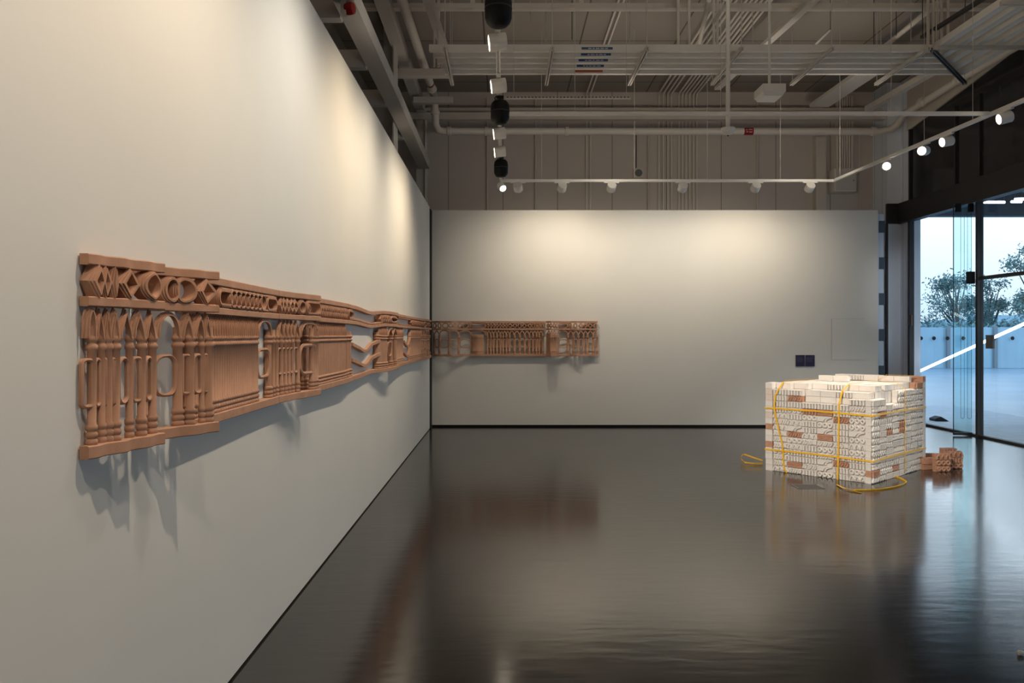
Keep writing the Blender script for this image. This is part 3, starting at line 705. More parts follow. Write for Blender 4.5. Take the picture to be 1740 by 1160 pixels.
def spot_light(pos, aim, label, group, energy, col=(1, .86, .66), r=.056, ln=.125, lens='lens', angle=60, blend=.8, drop=.095, adir=(1, 0, 0), vis=True, laim=None):
    pos = Vector(pos); aim = Vector(aim); c = pos - Z * drop; d = (aim - c).normalized()
    if vis:
        t = thing('track_spotlight', pos, label, 'spotlight', group)
        ad = Vector(adir).normalized(); nn = Vector((-ad.y, ad.x, 0))
        MB().loft([[p + nn * .017 - Z * .018, p - nn * .017 - Z * .018, p - nn * .015 - Z * .034, p + nn * .015 - Z * .034] for p in (pos - ad * .11, pos + ad * .11)]).build('adapter', 'white', t)
        MB().tube([pos - Z * .03, pos - Z * (drop - r * .5)], .011, 8).build('stem', 'white', t)
        m = MB().lathe(c - d * ln / 2, d, [(0, r * .90), (.006, r), (ln - .004, r), (ln, r * .97), (ln, r * .86), (ln - .02, r * .80)], 24)
        m.build('body', 'white', t, smooth=True)
        MB().lathe(c + d * (ln / 2 - .021), d, [(0, r * .8), (.006, r * .78)], 20).build('lens', lens, t)
    else: t = None
    L = bpy.data.lights.new('lamp', 'SPOT'); L.energy = energy; L.color = col; L.spot_size = math.radians(angle); L.spot_blend = blend; L.shadow_soft_size = .025
    o = bpy.data.objects.new('lamp', L); COL.objects.link(o); q = ((Vector(laim) - c) if laim else d).to_track_quat('-Z', 'Y')
    o.rotation_euler = q.to_euler(); w = c + d * (ln / 2 + .01)
    if t: o.parent = t; o.location = w - t.location
    else: o.location = w
    return t
EB, EL, ES = 64, 98, 110
GB, GL, GG = 'spotlights along the back partition', 'spotlights aimed at the long wall', 'lit spotlights along the glazing'
for i, x in enumerate((880, 955, 1039, 1160, 1284, 1376)):
    X = (x - VX) * 11.62 / F
    spot_light((X, 11.62, TZ), (X + (.25 if i in (0,) else -.1), DB, 2.75), f'white spotlight facing the back partition, {ORD[i+1]} from the speaker row', GB, EB * (.35, 1.05, .6, .75, 1.15, .5)[i], r=.066, ln=.11, angle=125, blend=1., laim=(X, DB, 2.1), col=(1, .87, .68) if i != 3 else (1, .93, .80))
for i, (d, en) in enumerate(((5.86, .9), (6.89, .8), (8.52, .8), (9.37, .8))):
    spot_light((-.045, d, TZ), (XW, d - .10, 3.50), f'white spotlight facing the long wall, {ORD[i+1]} from the camera end', GL, EL * en, angle=128, blend=1., laim=(XW, d + .05, 1.6), adir=(0, 1, 0), col=((1, .81, .56), (1, .86, .66), (1, .85, .64), (1, .81, .56))[i], r=.062, ln=.13)
spot_light((-.03, 11.58, TZ), (.6, 10.4, 2.6), 'lit spotlight at the track corner, showing its bright lens', GL, 14, r=.055, ln=.11, adir=(0, 1, 0))
for d, en, cl_ in ((4.35, .9, (1, .93, .80)), (2.65, 1.3, (1, .83, .62)), (.9, 1.1, (1, .87, .72)), (-1.0, .8, (1, .88, .74))):
    spot_light((-.045, d, TZ), (XW, d - .10, 3.50), f'white spotlight facing the long wall, behind the camera', GL, EL * en, angle=128, blend=1., laim=(XW, d + .05, 1.6), adir=(0, 1, 0), col=cl_, vis=d > 2)
rt = lambda d: 4.815 + (11.62 - d) / (11.62 - 5.2) * .275
for i, (x, y, bd, aim, en) in enumerate(((1511, 282, (-.35, -1, -.25), (4.0, 8.6, .7), .7), (1568, 256, (-.8, -.7, -.2), (3.6, 8.2, .6), 1.), (1611, 240, (-1, -.12, -.22), (3.4, 8.55, .5), 1.), (1706, 200, (-1, .1, -.25), (3.3, 8.3, .4), 1.3))):
    d = 2.155 * F / (VY - y)
    pp = Vector((rt(d), d, TZ)); spot_light(pp, pp - Z * .095 + Vector(bd), f'lit white spotlight over the brick stack, {ORD[i+1]} along from the track corner', GG, ES * en, angle=50, blend=.8, adir=(-.04, 1, 0), lens='lens', laim=aim, col=(1, .92, .80))
for d, aim, lab, en in ((3.7, (3.2, 8.6, .5), 'second', 3.4), (2.9, (3.5, 8.3, .5), 'first', 2.6)):
    spot_light((-.045, d, TZ), aim, f'white spotlight above the camera turned towards the brick stack, {lab}', GL, ES * en * 1.65, angle=34, blend=.7, adir=(0, 1, 0), col=(1, .93, .83))
for d, aim, lab in ((5.5, (3.6, 8.2, .3), 'second'),):
    spot_light((rt(d), d, TZ), aim, f'lit white spotlight over the floor nearer the camera than the stack, {lab}', GG, ES * 1.6, angle=46, blend=.8, adir=(-.04, 1, 0))
spot_light((rt(6.2), 6.2, TZ), (7.0, 14.0, 2.0), 'added unseen spotlight over the floor, brightening the window jamb', GG, 330, angle=18, blend=1, adir=(-.04, 1, 0), col=(.86, .92, 1))  # unseen cool lamp added to brighten the jamb
for i, (d, lab) in enumerate(((5.1, 'black pendant speaker hanging at the top edge, largest of three'), (7.45, 'black pendant speaker hanging midway along the track row'), (9.95, 'black pendant speaker close to the track corner, smallest looking'))):
    c = Vector((-.035, d, 3.47))
    t = thing('pendant_speaker', (c.x, c.y, 3.47), lab, 'speaker', 'black pendant speakers')
    MB().lathe(c, Z, [(0, .03), (.006, .055), (.028, .076), (.055, .086), (.15, .088), (.19, .082), (.215, .062), (.226, .02)], 28).build('shell', 'black', t, smooth=True)
    MB().lathe(c + Z * .115, Z, [(0, .0885), (.004, .0892), (.008, .0885)], 28).build('seam_band', M['frame'], t, smooth=True)
    m = MB(); m.tube([c + Z * .222, c + Z * .262], .012, 8); m.box(c.x - .035, c.x + .035, d - .03, d + .03, 3.73 - .025, 3.731)
    m.tube([c + Vector((-.03, 0, .20)), c + Vector((-.05, -.02, .24)), c + Vector((-.035, 0, .262))], .005, 6)
    m.build('clamp', 'black', t, smooth=True)

# ------------------------------------------------------------------ services under the ceiling
# five trunking runs: across the room, then turning towards the camera
TB = 4.9
w = .118
for i in range(5):
    d = 9.48 + i * .205; x = 5.10 + i * .20; x0 = -.89 + .03 * i
    lab = f'white cable trunking run under the ceiling, {ORD[i+1]} counted from the camera side'
    m = MB(); h = .055
    m.loft([[(x0, d, TB), (x0, d + w, TB), (x0, d + w, TB + h), (x0, d, TB + h)], [(x, d, TB), (x + w, d + w, TB), (x + w, d + w, TB + h), (x, d, TB + h)], [(x, 1.5, TB), (x + w, 1.5, TB), (x + w, 1.5, TB + h), (x, 1.5, TB + h)]])
    # small lip along the near lower edge
    m.box(x0, x, d - .006, d, TB - .024, TB + h); m.box(x - .006, x, 1.5, d, TB - .024, TB + h)
    o = m.build('cable_trunking', 'white'); tag(o, lab, 'trunking', 'white trunking runs')
    fx0, fx1 = [(988, 1041), (987, 1038), (983, 1033), (980, 1026), (976, 1024)][i]
    a, b = (fx0 - VX) * d / F, (fx1 - VX) * d / F
    lb = bx(a, b, d - .0085, d - .006, TB - .006, TB + .022).build('label_strip', 'orange' if i == 4 else 'blue', o)
    if i < 4:
        mm = MB(); k = a + .08
        while k < b - .08:
            l = random.uniform(.02, .05); mm.box(k, k + l, d - .0092, d - .0085, TB + .001, TB + .013); k += l + .012
        mm.build('print', 'mark', lb)
def bracket(p0, p1, lab, m='steel', rods=True):
    p0, p1 = Vector(p0), Vector(p1); dr = (p1 - p0).normalized(); nn = Vector((-dr.y, dr.x, 0)); k = .022
    t = thing('trunking_bracket', (p0 + p1) / 2, lab, 'bracket', 'strut brackets under the trunking')
    MB().loft([[p + nn * k, p + nn * k - Z * .04, p + nn * .008 - Z * .04, p + nn * .008 - Z * .012, p - nn * .008 - Z * .012, p - nn * .008 - Z * .04, p - nn * k - Z * .04, p - nn * k] for p in (p0, p1)]).build('channel', m, t)
    if rods:
        for p in (p0 + dr * .03, p1 - dr * .03): MB().tube([p - Z * .05, Vector((p.x, p.y, ZC))], .006, 6).build('rod', 'steel', t)
for i, X in enumerate((-.69, .57, 1.68, 2.79, 3.85, 4.98)):
    bracket((X, 9.32, TB - .025), (X, 10.66, TB - .025), f'strut bracket beneath the trunking, {ORD[i+1]} from the long wall')
bracket((5.03, 9.36, TB - .025), (6.15, 10.62, TB - .025), 'dark strut bracket set diagonally under the trunking bend', 'darkgalv')
bracket((5.02, 9.30, TB - .025), (6.12, 9.30, TB - .025), 'strut bracket square under the trunking just past its bend')
bracket((5.02, 8.05, TB - .025), (6.12, 8.05, TB - .025), 'strut bracket under the trunking leg above the lit spotlights')
# conduits: up the rear wall, then along the ceiling
def conduit(X, r, lab, y1=7.0, ztop=ZC - .04, z0=3.2):
    m = MB().tube([(X, DR - .025, z0), (X, DR - .025, ztop - .10), (X, DR - .04, ztop - .03), (X, DR - .11, ztop), (X, y1, ztop)], r, 8)
    tag(m.build('conduit', 'pipe', smooth=True), lab, 'conduit', 'white conduits on the rear wall')
for i, x in enumerate((1119, 1126.5, 1134, 1140.5, 1153, 1159, 1165, 1171.5, 1178, 1183.5)):
    conduit((x - VX) * DR / F, .016, f'white conduit climbing the rear wall, {ORD[i+1]} of the bunched ten', y1=9.6 if i == 3 else 7.0)
for i, x in enumerate((996.5, 1003)):
    conduit((x - VX) * DR / F, .015, f'white conduit of the lone pair on the rear wall, {ORD[i+1]} from the long wall')
for i, (x, y0) in enumerate(((828, 190), (910, 185), (1102, 200), (1287, 185), (1461, 232), (1489, 210))):
    a = P(x, y0, DR - .03); m = MB().tube([(a.x, DR - .03, 3.2), (a.x, DR - .03, a.z), (a.x, DR - .03, a.z + .25)], .018 if i not in (4,) else .01, 8)
    tag(m.build('wall_pipe', 'ceil', smooth=True), f'upright single pipe on the rear wall, {ORD[i+1]} from the long wall', 'pipe', 'single upright pipes on the rear wall')
# drop conduits onto the trunking
for i, (x, d) in enumerate(((1152.5, 9.55), (1171, 9.55), (1213, 9.6), (1219, 9.75), (1577, 9.6), (1586, 9.7), (1594, 9.8), (1600, 9.95), (1611, 9.75))):
    X = (x - VX) * d / F
    m = MB().tube([(X, d, TB + .05), (X, d, ZC)], .017 if i != 6 else .009, 8); m.lathe((X, d, TB + .03), Z, [(0, .035), (.03, .035), (.05, .02)], 12)
    tag(m.build('drop_conduit', 'pipe', smooth=True), f'conduit dropping from ceiling to trunking, {ORD[i+1]} from the long wall', 'conduit', 'conduits dropping to the trunking')
# sprinkler main: left leg, drop, run along the rear wall, right leg
def pipe(pts, r, lab, bands=(), coll=(), mt='pipe', red=None, name='sprinkler_pipe'):
    t = thing(name, Vector(pts[0]), lab, 'pipe')
    MB().tube(pts, r, 16).build('barrel', mt, t, smooth=True)
    for p, ax in coll: MB().lathe(Vector(p) - Vector(ax).normalized() * .035, ax, [(0, r * 1.05), (.005, r * 1.28), (.065, r * 1.28), (.07, r * 1.05)], 16).build('coupling', mt, t, smooth=True)
    for p, ax, l in bands:
        rb = MB().lathe(Vector(p) - Vector(ax).normalized() * l / 2, ax, [(0, r * 1.03), (l, r * 1.03)], 16).build('red_band', 'red', t)
        if abs(Vector(ax).normalized().x) > .9:
            mk = MB()
            for a_, b_, z_ in ((-.06, -.03, .012), (-.01, .055, .018), (-.05, -.02, -.022), (0, .05, -.026)): mk.box(p[0] + a_, p[0] + b_, p[1] - r * 1.06, p[1] - r * .9, p[2] + z_ - .006, p[2] + z_ + .006)
            mk.build('print', 'mark', rb)
    return t
pl = Vector((-1.34, 3.0, 5.6)); pe = Vector((-1.20, 13.55, 5.62))
dl = (pe - pl).normalized()
pipe([pl, pl + dl * 7, pe - dl * .1, pe + Vector((.01, .06, -.06)), pe + Vector((.02, .12, -.25)), Vector((-1.17, 13.72, 5.12)), Vector((-1.13, 13.8, 5.05)), Vector((-1.03, 13.85, 5.04)), Vector((6.55, 13.9, 5.05)), Vector((6.74, 13.88, 5.08)), Vector((6.83, 13.8, 5.16)), Vector((6.85, 13.6, 5.28)), Vector((6.80, 11.6, 5.32)), Vector((6.75, 6.0, 5.36))], .062,
     'white sprinkler main along the long wall, across the rear and back by the glazing',
     bands=[(pl + dl * 10.05, dl, .07), (Vector((4.26, 13.88, 5.047)), (1, 0, 0), .16)],
     coll=[(pe - dl * .2, dl), (Vector((-1.18, 13.69, 5.32)), (0, .1, -1)), (Vector((-.95, 13.85, 5.04)), (1, 0, 0)), (Vector((1.1, 13.87, 5.045)), (1, 0, 0)), (Vector((-.3, 13.86, 5.042)), (1, 0, 0)), (Vector((6.45, 13.9, 5.05)), (1, 0, 0)), (Vector((6.79, 11.9, 5.315)), (0, 1, 0)), (Vector((6.82, 13.0, 5.295)), (0, 1, 0))])
bm_ = bx(-1.7, 6.9, 14.1, 14.25, 5.32, 5.44); tag(bm_.build('girt', 'steel'), 'long flat steel girt above the sprinkler pipe on the rear wall', 'girder')
bx(-1.7, 6.9, 14.3, 14.5, 5.50, 5.58).build('girt', 'ceil'); tag(bpy.data.objects['girt.001'], 'second steel girt set higher and closer to the rear wall', 'girder')
m = MB(); p0, p1 = P(858, 166, 9.0), P(1072, 166, 9.0); m.box(p0.x, p1.x, 8.98, 9.02, p0.z - .012, p0.z + .012)
t = m.build('perforated_strip', 'steel'); tag(t, 'level perforated steel strip hanging behind the middle speaker', 'strip')
mm = MB(); k = p0.x + .02
while k < p1.x - .03: mm.box(k, k + .02, 8.978, 8.981, p0.z - .005, p0.z + .005); k += .04
mm.build('slots', 'frame', t)
for X in (p0.x + .1, p1.x - .05): MB().tube([(X, 9.0, p0.z), (X, 9.0, ZC)], .003, 5).build('wire', 'steel', t)
# other long members along the room
def member(p0, p1, wx, hz, lab, nm, mt='pipe', cat='tray'):
    p0, p1 = Vector(p0), Vector(p1)
    m = MB().loft([[p + Vector((-wx / 2, 0, 0)), p + Vector((wx / 2, 0, 0)), p + Vector((wx / 2, 0, hz)), p + Vector((-wx / 2, 0, hz))] for p in (p0, p1)])
    return tag(m.build(nm, mt), lab, cat)
member(PZ(1219, 153, 5.6), PZ(1400, -12, 5.6), .10, .05, 'single cable tray running along the ceiling above the pendant lamp', 'cable_tray')
member(PZ(1392, 182, 5.5), PZ(1530, 88, 5.5), .34, .06, 'broad cable tray along the ceiling over the wall ladder', 'cable_tray')
member(PZ(1474, 190, 5.3), PZ(1640, 95, 5.3), .10, .09, 'square duct along the ceiling beside the sprinkler pipe', 'duct', 'steel', 'duct')
tag(MB().tube([PZ(1497, 84, 5.75), PZ(1600, 0, 5.75)], .035, 10).build('conduit_pipe', 'pipe', smooth=True), 'round pipe slanting up to the ceiling above the trunking', 'pipe')
tag(MB().tube([PZ(1180, 110, 5.7), PZ(1205, 0, 5.5)], .03, 10).build('conduit_pipe', 'pipe', smooth=True), 'round pipe passing over the bunched conduits under the ceiling', 'pipe')
for i, (a, b, lab) in enumerate(((PZ(1210, 39, 5.2), PZ(1232, 8, 5.2), 'short perforated strip hung behind the smoke detector stem'), (PZ(1378, 83, 5.45), PZ(1411, 50, 5.45), 'short perforated strip hung over the trunking centre'))):
    m = MB().band([a, b], (1, 0, 0), .035, .006); t = m.build('perforated_strip', 'steel'); tag(t, lab, 'strip')
    MB().tube([b, Vector((b.x, b.y, ZC))], .004, 5).build('wire', 'frame', t)
m = MB().loft([[p + Vector((-.025, 0, 0)), p + Vector((.025, 0, 0)), p + Vector((.025, 0, .04)), p + Vector((-.025, 0, .04))] for p in (PZ(1567, 66, 5.2), PZ(1672, 0, 5.2))])
t = m.build('dark_strut', 'darkgalv'); tag(t, 'dark steel strut slanting over the trunking bend', 'strut')
for x, y in ((1567.5, 65.5), (1640, 20)):
    p = PZ(x, y, 5.2); MB().tube([p, Vector((p.x, p.y, ZC))], .006, 6).build('rod', 'darkgalv', t)
# hanging fibres: thin ceiling rods with hooks
for i, (x, y0, y1) in enumerate(((901, 22, 68), (927, 22, 83), (972, 20, 68), (1070, 25, 82), (1279, 20, 82), (1485, 20, 82), (1497, 24, 82), (1523, 22, 60), (1548, 22, 70), (765, 20, 78))):
    a = PZ(x, y0 - 20, ZC); d = a.y; z1 = CH + (VY - y1) * d / F
    m = MB().tube([(a.x, d, z1), (a.x, d, ZC)], .006, 6)
    tag(m.build('hanger_rod', 'darkgalv' if i in (2, 5, 7) else 'steel'), f'thin hanger rod below the ceiling, {ORD[i+1] if i < 9 else "closest one"} from the long wall' if i < 9 else 'thin hanger rod below the ceiling between sprinkler pipe and trunking', 'rod', 'thin ceiling hanger rods')
# steel frame on the left behind the partition
member((-1.415, DN + 1, 4.45), (-1.415, 14.15, 4.45), .19, .16, 'grey steel beam running above the long wall, red sounder on it', 'steel_beam', 'steel', 'beam')
member((-1.50, 4, 5.62), (-1.50, 14.4, 5.5), .16, .2, 'steel beam high under the ceiling beside the sprinkler pipe', 'steel_beam', 'steel', 'beam')
t = thing('steel_column', (-1.60, 11.3, 0), 'grey steel column rising behind the long wall partition', 'column')
bx(-1.70, -1.545, 11.28, 11.32, 0, ZC).build('flange', 'steel', t); bx(-1.55, -1.53, 11.1, 11.5, 0, ZC).build('web', 'steel', t)
t = thing('steel_column', (-1.47, 14.3, 0), 'grey steel column in the rear corner over the dark slot', 'column')
bx(-1.56, -1.37, 14.2, 14.4, 0, 5.5).build('post', 'steel', t); bx(-1.40, -1.385, 14.15, 14.2, 0, 5.4).build('edge_plate', 'pipe', t)
for i, d in enumerate((7.38, 8.73, 10.15, 11.9)):
    o = bx(-2.45, -1.512, d - .02, d + .10, 4.43, 4.62).build('stub_beam', 'steel'); tag(o, f'short steel stub from outer wall to beam, {ORD[i+1]} from the camera', 'beam', 'short steel stubs above the long wall')
for i, (d0, d1, X0, z0, X1) in enumerate(((11.6, 11.75, -1.6, 5.28, -.75), (13.2, 13.3, -1.5, 5.35, -.85))):
    tag(bx(X0, X1, d0, d1, z0, z0 + .10).build('outrigger', 'steel'), ('upper' if i == 0 else 'lower') + ' steel outrigger reaching from the corner columns over the sprinkler pipe', 'beam')
member((.0 - .95, 8.6, 5.45), (-.80, 11.7, 5.45), .10, .1, 'slim steel member slanting between the outriggers and ceiling', 'brace', 'steel', 'beam')
for i, x in enumerate((738, 745)):
    p = PZ(x, 0, ZC - .1); tag(MB().tube([(p.x, p.y, 4.98), (p.x, p.y, ZC)], .02 if i else .015, 8).build('drop_conduit', 'pipe', smooth=True), f'conduit dropping to the trunking end by the sprinkler pipe, {"thicker" if i else "thinner"} one', 'conduit', 'conduits dropping to the trunking')
# red sounder on the beam
c = P(598, 15, 7.05)
t = thing('alarm_sounder', c, 'red fire alarm sounder fixed on the steel beam above long wall', 'alarm')
m = MB().lathe(c + Vector((-.055, 0, 0)), (1, -.25, 0), [(0, .05), (.01, .056), (.05, .056), (.075, .05), (.085, .03)], 16); m.build('dome', 'red', t, smooth=True)
bx(c.x - .09, c.x - .045, c.y - .05, c.y + .05, c.z - .055, c.z + .055).build('back_box', 'steel', t)
# purlin across the ceiling
pu = MB().box(-2.4, 6.9, 10.2, 10.32, ZC - .26, ZC - .20)
for X in (-2.3, -.4, 1.0, 2.2, 4.4, 5.6, 6.8): pu.box(X - .03, X + .03, 10.25, 10.27, ZC - .2, ZC)
tag(pu.build('purlin', 'pipe'), 'pale ceiling purlin crossing the whole room', 'beam')
# pendant lamp and smoke detector on stems
d = 9.2; c = P(1308, 158, d)
t = thing('pendant_luminaire', (c.x, c.y, c.z), 'white box luminaire hanging on a long stem before the trunking', 'lamp')
bx(c.x - .13, c.x + .13, d - .16, d + .16, c.z - .03, c.z + .06).build('housing', 'white', t)
MB().loft([[(c.x - .125, d - .155, c.z - .03), (c.x + .125, d - .155, c.z - .03), (c.x + .125, d + .155, c.z - .03), (c.x - .125, d + .155, c.z - .03)], [(c.x - .10, d - .13, c.z - .07), (c.x + .10, d - .13, c.z - .07), (c.x + .10, d + .13, c.z - .07), (c.x - .10, d + .13, c.z - .07)]]).build('diffuser', 'white', t)
MB().tube([(c.x - .005, d, c.z + .05), (c.x - .005, d, ZC)], .016, 10).build('stem', 'white', t, smooth=True)
d = 8.8; c = P(1237, 223, d)
t = thing('smoke_detector', (c.x, c.y, c.z), 'white smoke detector at the end of a thick hanging stem', 'detector')
MB().lathe(c - Z * .045, Z, [(0, .012), (.008, .03), (.02, .052), (.045, .07), (.06, .076), (.08, .076), (.086, .06)], 24).build('head', 'white', t, smooth=True)
MB().lathe(c - Z * .053, Z, [(0, .008), (.01, .012)], 12).build('sensor', 'black', t)
MB().tube([c + Z * .04, (c.x, c.y, ZC)], .024, 12).build('stem', 'white', t, smooth=True)
for z in (c.z + .95, 5.2): MB().lathe((c.x, c.y, z), Z, [(0, .026), (.01, .032 if z < 5 else .06), (.05, .032 if z < 5 else .06), (.06, .026)], 14).build('coupling', 'white', t, smooth=True)
# round wall speaker, distribution box and ladder on the rear wall
c = P(1085, 294, DR - .03)
t = thing('wall_sounder', c, 'small square sounder with round grille on the rear wall', 'speaker')
bx(c.x - .09, c.x + .09, DR - .05, DR - .001, c.z - .09, c.z + .09).build('case', 'ceil', t); MB().lathe((c.x, DR - .05, c.z), (0, -1, 0), [(0, .068), (.006, .066)], 24).build('grille', 'grey', t)
MB().tube([(c.x - .04, DR - .02, c.z + .09), (c.x - .04, DR - .02, c.z + .82)], .008, 6).build('feed_tube', 'frame', t)
a, b = P(1418, 286, 14.3), P(1455, 325, 14.3)
t = thing('distribution_box', ((a.x + b.x) / 2, 14.4, b.z), 'white electrical box high on the rear wall under a cable ladder', 'electrical box')
bx(a.x, b.x, 14.3, 14.59, b.z, a.z).build('case', 'pipe', t); bx(a.x + .03, b.x - .005, 14.29, 14.301, b.z + .02, a.z - .01).build('door', 'steel', t)
bx(b.x - .06, b.x - .045, 14.283, 14.29, (a.z + b.z) / 2 - .02, (a.z + b.z) / 2).build('lock', 'frame', t)
t = thing('cable_ladder', ((a.x + b.x) / 2, 14.5, a.z), 'upright cable ladder with bundled conduits above the electrical box', 'cable ladder')
for x in (1423, 1448): X = (x - VX) * 14.5 / F; bx(X - .018, X + .018, 14.5, 14.57, a.z, ZC - .1).build('side_rail', 'pipe', t)
for i, x in enumerate((1428, 1432, 1436, 1440, 1444)): X = (x - VX) * 14.48 / F; MB().tube([(X, 14.49, a.z), (X, 14.49, ZC - .1)], .014, 8).build('conduit', 'pipe', t, smooth=True)
X = (1393 - VX) * 14.5 / F
tag(bx(X - .085, X + .095, 14.45, 14.6, 0, 5.1).build('steel_column', 'ceil'), 'pale flat column on the rear wall beside the electrical box', 'column')

# ------------------------------------------------------------------ outside
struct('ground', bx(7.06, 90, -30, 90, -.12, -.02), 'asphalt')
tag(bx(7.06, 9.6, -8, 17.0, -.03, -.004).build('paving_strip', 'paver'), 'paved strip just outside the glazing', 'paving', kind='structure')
# sheet fence
FD = 36.2; t = thing('sheet_fence', (24, FD, 0), 'pale blue corrugated sheet fence across the yard', 'fence')
m = MB(); n = 220; x0, x1 = 12.0, 60.0; ft = 1.85
rows = [[], []]
for i in range(n * 2 + 1):
    x = x0 + (x1 - x0) * i / (n * 2); y = FD + (.03 if (i // 2) % 2 else 0.)
    rows[0].append((x, y, 0)); rows[1].append((x, y, ft))
for i in range(n * 2): m.add([rows[0][i], rows[0][i + 1], rows[1][i + 1], rows[1][i]], [(0, 1, 2, 3)])
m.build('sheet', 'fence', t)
for x in (1610, 1690, 1770):
    X = (x - VX) * FD / F; bx(X - .07, X + .07, FD - .12, FD - .02, 0, ft + .06).build('post', 'fencepost', t)
for x in (1565, 1587, 1610, 1637, 1689.5, 1720.5):
    c = P(x, 574.5, FD - .14); MB().lathe((c.x, c.y, c.z), (0, -1, 0), [(0, .09), (.03, .07)], 10).build('vent_hole', 'black', t)
def tree(x, y0, ztop, spread, d, lab, nleaf, seed, mt='leaf', clumps=16, h0=.35, nm='tree', sz=.16):
    R = random.Random(seed); base = Vector(((x - VX) * d / F, d, -.02))
    t = thing(nm, base, lab, 'tree'); tr = MB(); fo = MB()
    tr.tube([base, base + Vector((.1, 0, ztop * .3)), base + Vector((-.1, .1, ztop * .6)), base + Vector((.1, 0, ztop * .85))], [.16, .13, .08, .03], 8)
    for c in range(clumps):
        an = R.uniform(0, 2 * PI); rr = spread * math.sqrt(R.random()); hh = ztop * (h0 + (1 - h0) * R.random()) * (1 - .25 * (rr / spread) ** 2)
        cc = base + Vector((math.cos(an) * rr, math.sin(an) * rr * .6, hh))
        tr.tube([base + Vector((0, 0, hh * .55)), (base + cc) / 2 + Vector((0, 0, hh * .25)), cc], [.06, .04, .015], 5)
        for k in range(nleaf // clumps):
            q = cc + Vector((R.gauss(0, 1), R.gauss(0, 1), R.gauss(0, .8))) * spread * .17
            a = Vector((R.gauss(0, 1), R.gauss(0, 1), R.gauss(0, 1))).normalized(); b = a.cross(Vector((R.gauss(0, 1), R.gauss(0, 1), R.gauss(0, 1)))).normalized()
            s1 = sz * R.uniform(.6, 1.3); fo.add([q - a * s1, q + b * s1 * .45, q + a * s1, q - b * s1 * .45], [(0, 1, 2, 3)])
    tr.build('trunk', 'bark', t); fo.build('foliage', mt, t)
tree(1628, 0, 5.0, 1.75, 45, 'loose airy tree standing beyond the fence in mid window', 3600, 3, h0=.42, clumps=20, sz=.085)
tree(1684, 0, 4.7, 1.35, 46, 'lower airy tree beyond the fence beside the loose one', 2400, 5, h0=.45, clumps=14, sz=.085)
tree(1768, 0, 7.0, 1.45, 41, 'tall dense tree beyond the fence at the glazing edge', 8000, 8, h0=.25, clumps=30, sz=.09)
tree(1812, 0, 6.0, 1.9, 43, 'broad dense tree farther along beyond the fence', 4000, 11, h0=.2, sz=.12)
R = random.Random(4)
hg = MB()
for i in range(16000):
    x = R.uniform(14, 44); k = .55 + .45 * math.sin(x * .9) * math.sin(x * .37 + 1); q = Vector((x, 39.5 + R.gauss(0, .7), R.uniform(.2, 1.5 + 1.0 * k)))
    a = Vector((R.gauss(0, 1), R.gauss(0, 1), R.gauss(0, 1))).normalized(); b = a.cross(Vector((R.gauss(0, 1), .3, R.gauss(0, 1)))).normalized(); s1 = R.uniform(.07, .16)
    hg.add([q - a * s1, q + b * s1 * .6, q + a * s1, q - b * s1 * .6], [(0, 1, 2, 3)])
tag(hg.build('hedge', 'leaf2'), 'dull green scrub growing along behind the sheet fence', 'hedge', kind='stuff')
hm = MB(); rr = []
for i in range(60):
    x = 20 + i * 2.5; rr.append([(x, 85, -.1), (x, 86, 3.6 + .5 * math.sin(i * .5) + .3 * math.sin(i * 1.7)), (x, 88, -.1)])
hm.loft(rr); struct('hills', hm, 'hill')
# canopy over the entrance: roof sheet, edge beam, cross beams, tubes of light
t = thing('entrance_canopy', (10.5, 12, 4.0), 'dark steel canopy outside above the glazing', 'canopy')
m = MB(); nx = 90
for i in range(nx):
    x = 7.12 + 9.4 * i / nx; x2 = 7.12 + 9.4 * (i + 1) / nx; z1, z2 = 4.45 + (.03 if i % 2 else 0), 4.45 + (0 if i % 2 else .03)
    m.add([(x, -6, z1), (x2, -6, z2), (x2, 16.8, z2), (x, 16.8, z1)], [(0, 1, 2, 3)])
m.build('roof_sheet', 'canopy_roof', t)
bx(7.12, 16.5, 16.6, 16.8, 3.98, 4.5).build('edge_beam', 'canopy', t)
for d in (14.4, 12.2, 9.8, 7.4, 5.0): bx(7.12, 16.5, d, d + .14, 4.14, 4.44).build('cross_beam', 'canopy', t)
for x in (9.3, 11.6, 13.9): bx(x, x + .12, -6, 16.6, 4.2, 4.44).build('rafter', 'canopy', t)
for i, (a, b, lab) in enumerate((((9.12, 15.3, 4.05), (9.62, 15.3, 4.05), 'level light tube under the outside canopy beside the mullion'), ((9.75, 15.3, 4.06), (9.95, 15.3, 4.06), 'short light tube under the outside canopy, close to its slanted neighbour'), ((9.50, 14.8, 4.02), (9.72, 14.1, 3.92), 'slanted light tube under the outside canopy'))):
    t = thing('light_tube', a, lab, 'lamp', 'light tubes under the canopy')
    MB().tube([a, b], .025, 8).build('tube', 'led', t)
    for p in (a, b): MB().tube([p, (p[0], p[1], 4.45)], .006, 5).build('wire', 'cable', t)
# bright slanting line outside the glass, drawn as a glowing tube
A = P(1550, 636, 7.4 * F / 694); B = P(1740, 550, 7.4 * F / 884); dd = (B - A) / (B.y - A.y)
e0 = A + dd * (17.1 - A.y); e1 = B + dd * (9.2 - B.y)
t = thing('slanted_bright_line', e0, 'long bright line of light slanting up outside the glass', 'lamp')
MB().tube([e0, e1], .022, 10).build('tube', 'led', t, smooth=True)
MB().tube([e1, (e1.x, e1.y, 4.45)], .004, 5).build('wire', 'cable', t)
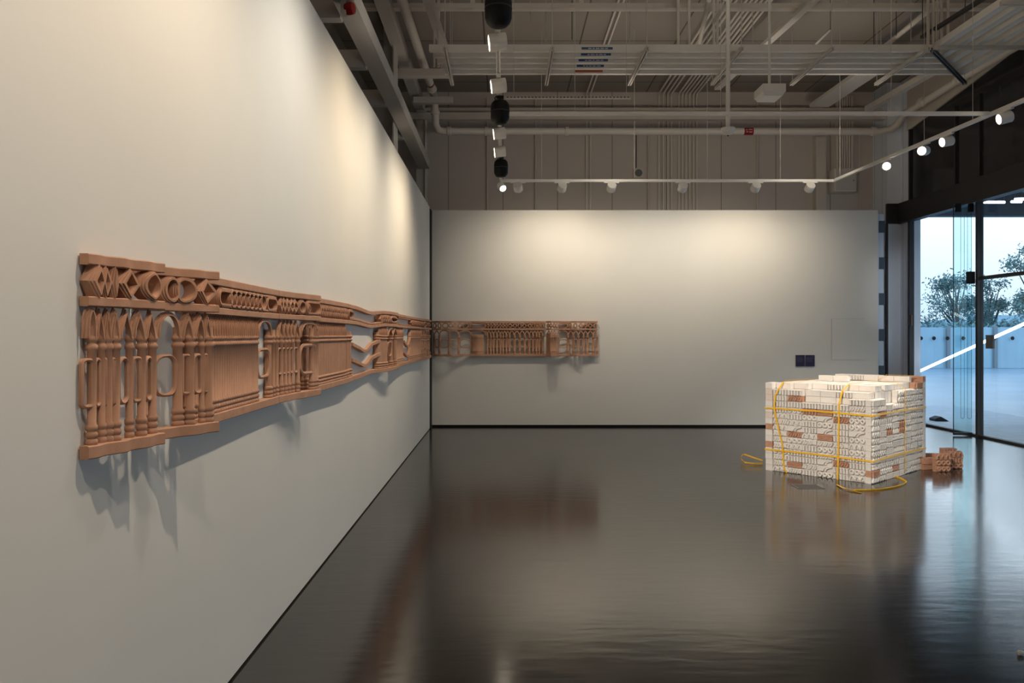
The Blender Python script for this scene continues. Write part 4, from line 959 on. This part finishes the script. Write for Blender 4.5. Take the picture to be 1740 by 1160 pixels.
# hanging cable loops outside the open leaf
for i, (x0, x1) in enumerate(((1632.5, 1638.5), (1644, 1650.5))):
    d = 12.3; a = P(x0, 700, d); b = P(x1, 700, d); zt = 4.44; zb = P(0, 714, d).z; xo = 7.3 - a.x
    d2 = 7.3 * F / (x0 - VX); a = P(x0, 700, d2); b = P(x1, 700, d2); r = (b.x - a.x) / 2; zb = P(0, 708, d2).z
    pts = [(a.x, d2, 4.44), (a.x, d2, zb)] + [(a.x + r - r * math.cos(PI * k / 6), d2, zb - r * math.sin(PI * k / 6)) for k in range(1, 6)] + [(b.x, d2, zb), (b.x, d2, 4.44)]
    tag(MB().tube(pts, .0028, 5).build('hanging_cable', 'cable'), f'thin cable loop hanging outside the open glass leaf, {"closer to" if i else "farther from"} the mullion', 'cable', 'cable loops outside the glass')

# ------------------------------------------------------------------ light of sky and added fill
W = bpy.data.worlds.new('World'); S.world = W; W.use_nodes = True; nt = W.node_tree
bg = nt.nodes['Background']; tc = nt.nodes.new('ShaderNodeTexCoord'); sp = nt.nodes.new('ShaderNodeSeparateXYZ'); cr = nt.nodes.new('ShaderNodeValToRGB')
nt.links.new(tc.outputs['Generated'], sp.inputs[0]); nt.links.new(sp.outputs[2], cr.inputs[0]); nt.links.new(cr.outputs[0], bg.inputs['Color'])
el = cr.color_ramp.elements; el[0].position = 0.; el[0].color = (.76, 1.00, 1.22, 1); el[1].position = .20; el[1].color = (1.62, 1.88, 2.12, 1)
e2 = el.new(.6); e2.color = (.75, 1.05, 1.45, 1)
bg.inputs['Strength'].default_value = 1.0
# added fill lamps without fixtures, aimed up to brighten ceiling and services
for x, y, en in ((1.8, 3.6, 45), (4.4, 1.5, 45), (2.0, -2.0, 60), (3.2, 5.0, 230), (1.35, 5.0, 185), (-.75, 7.6, 9), (-.75, 10.6, 7), (1.6, 10.6, 30), (4.4, 10.6, 34)):
    L = bpy.data.lights.new('ceiling_fill', 'SPOT'); L.energy = en; L.color = (1, .88, .72); L.shadow_soft_size = .15; L.spot_size = math.radians(176); L.spot_blend = 1
    o = bpy.data.objects.new('ceiling_fill', L); COL.objects.link(o); o.location = (x, y, 3.9); o.rotation_euler = (PI - (.9 if y > 10 else 0), 0, 0)

cam = bpy.data.cameras.new('camera'); co = bpy.data.objects.new('camera', cam); COL.objects.link(co)
co.location = (0, 0, CH); co.rotation_euler = (PI / 2, 0, 0); cam.sensor_width = 36; cam.sensor_fit = 'HORIZONTAL'; cam.lens = 28
cam.shift_x = (870 - VX) / 1740; cam.shift_y = -(580 - VY) / 1740; cam.clip_end = 500
S.camera = co
S.view_settings.view_transform = 'Standard'; S.view_settings.look = 'None'; S.view_settings.exposure = 0
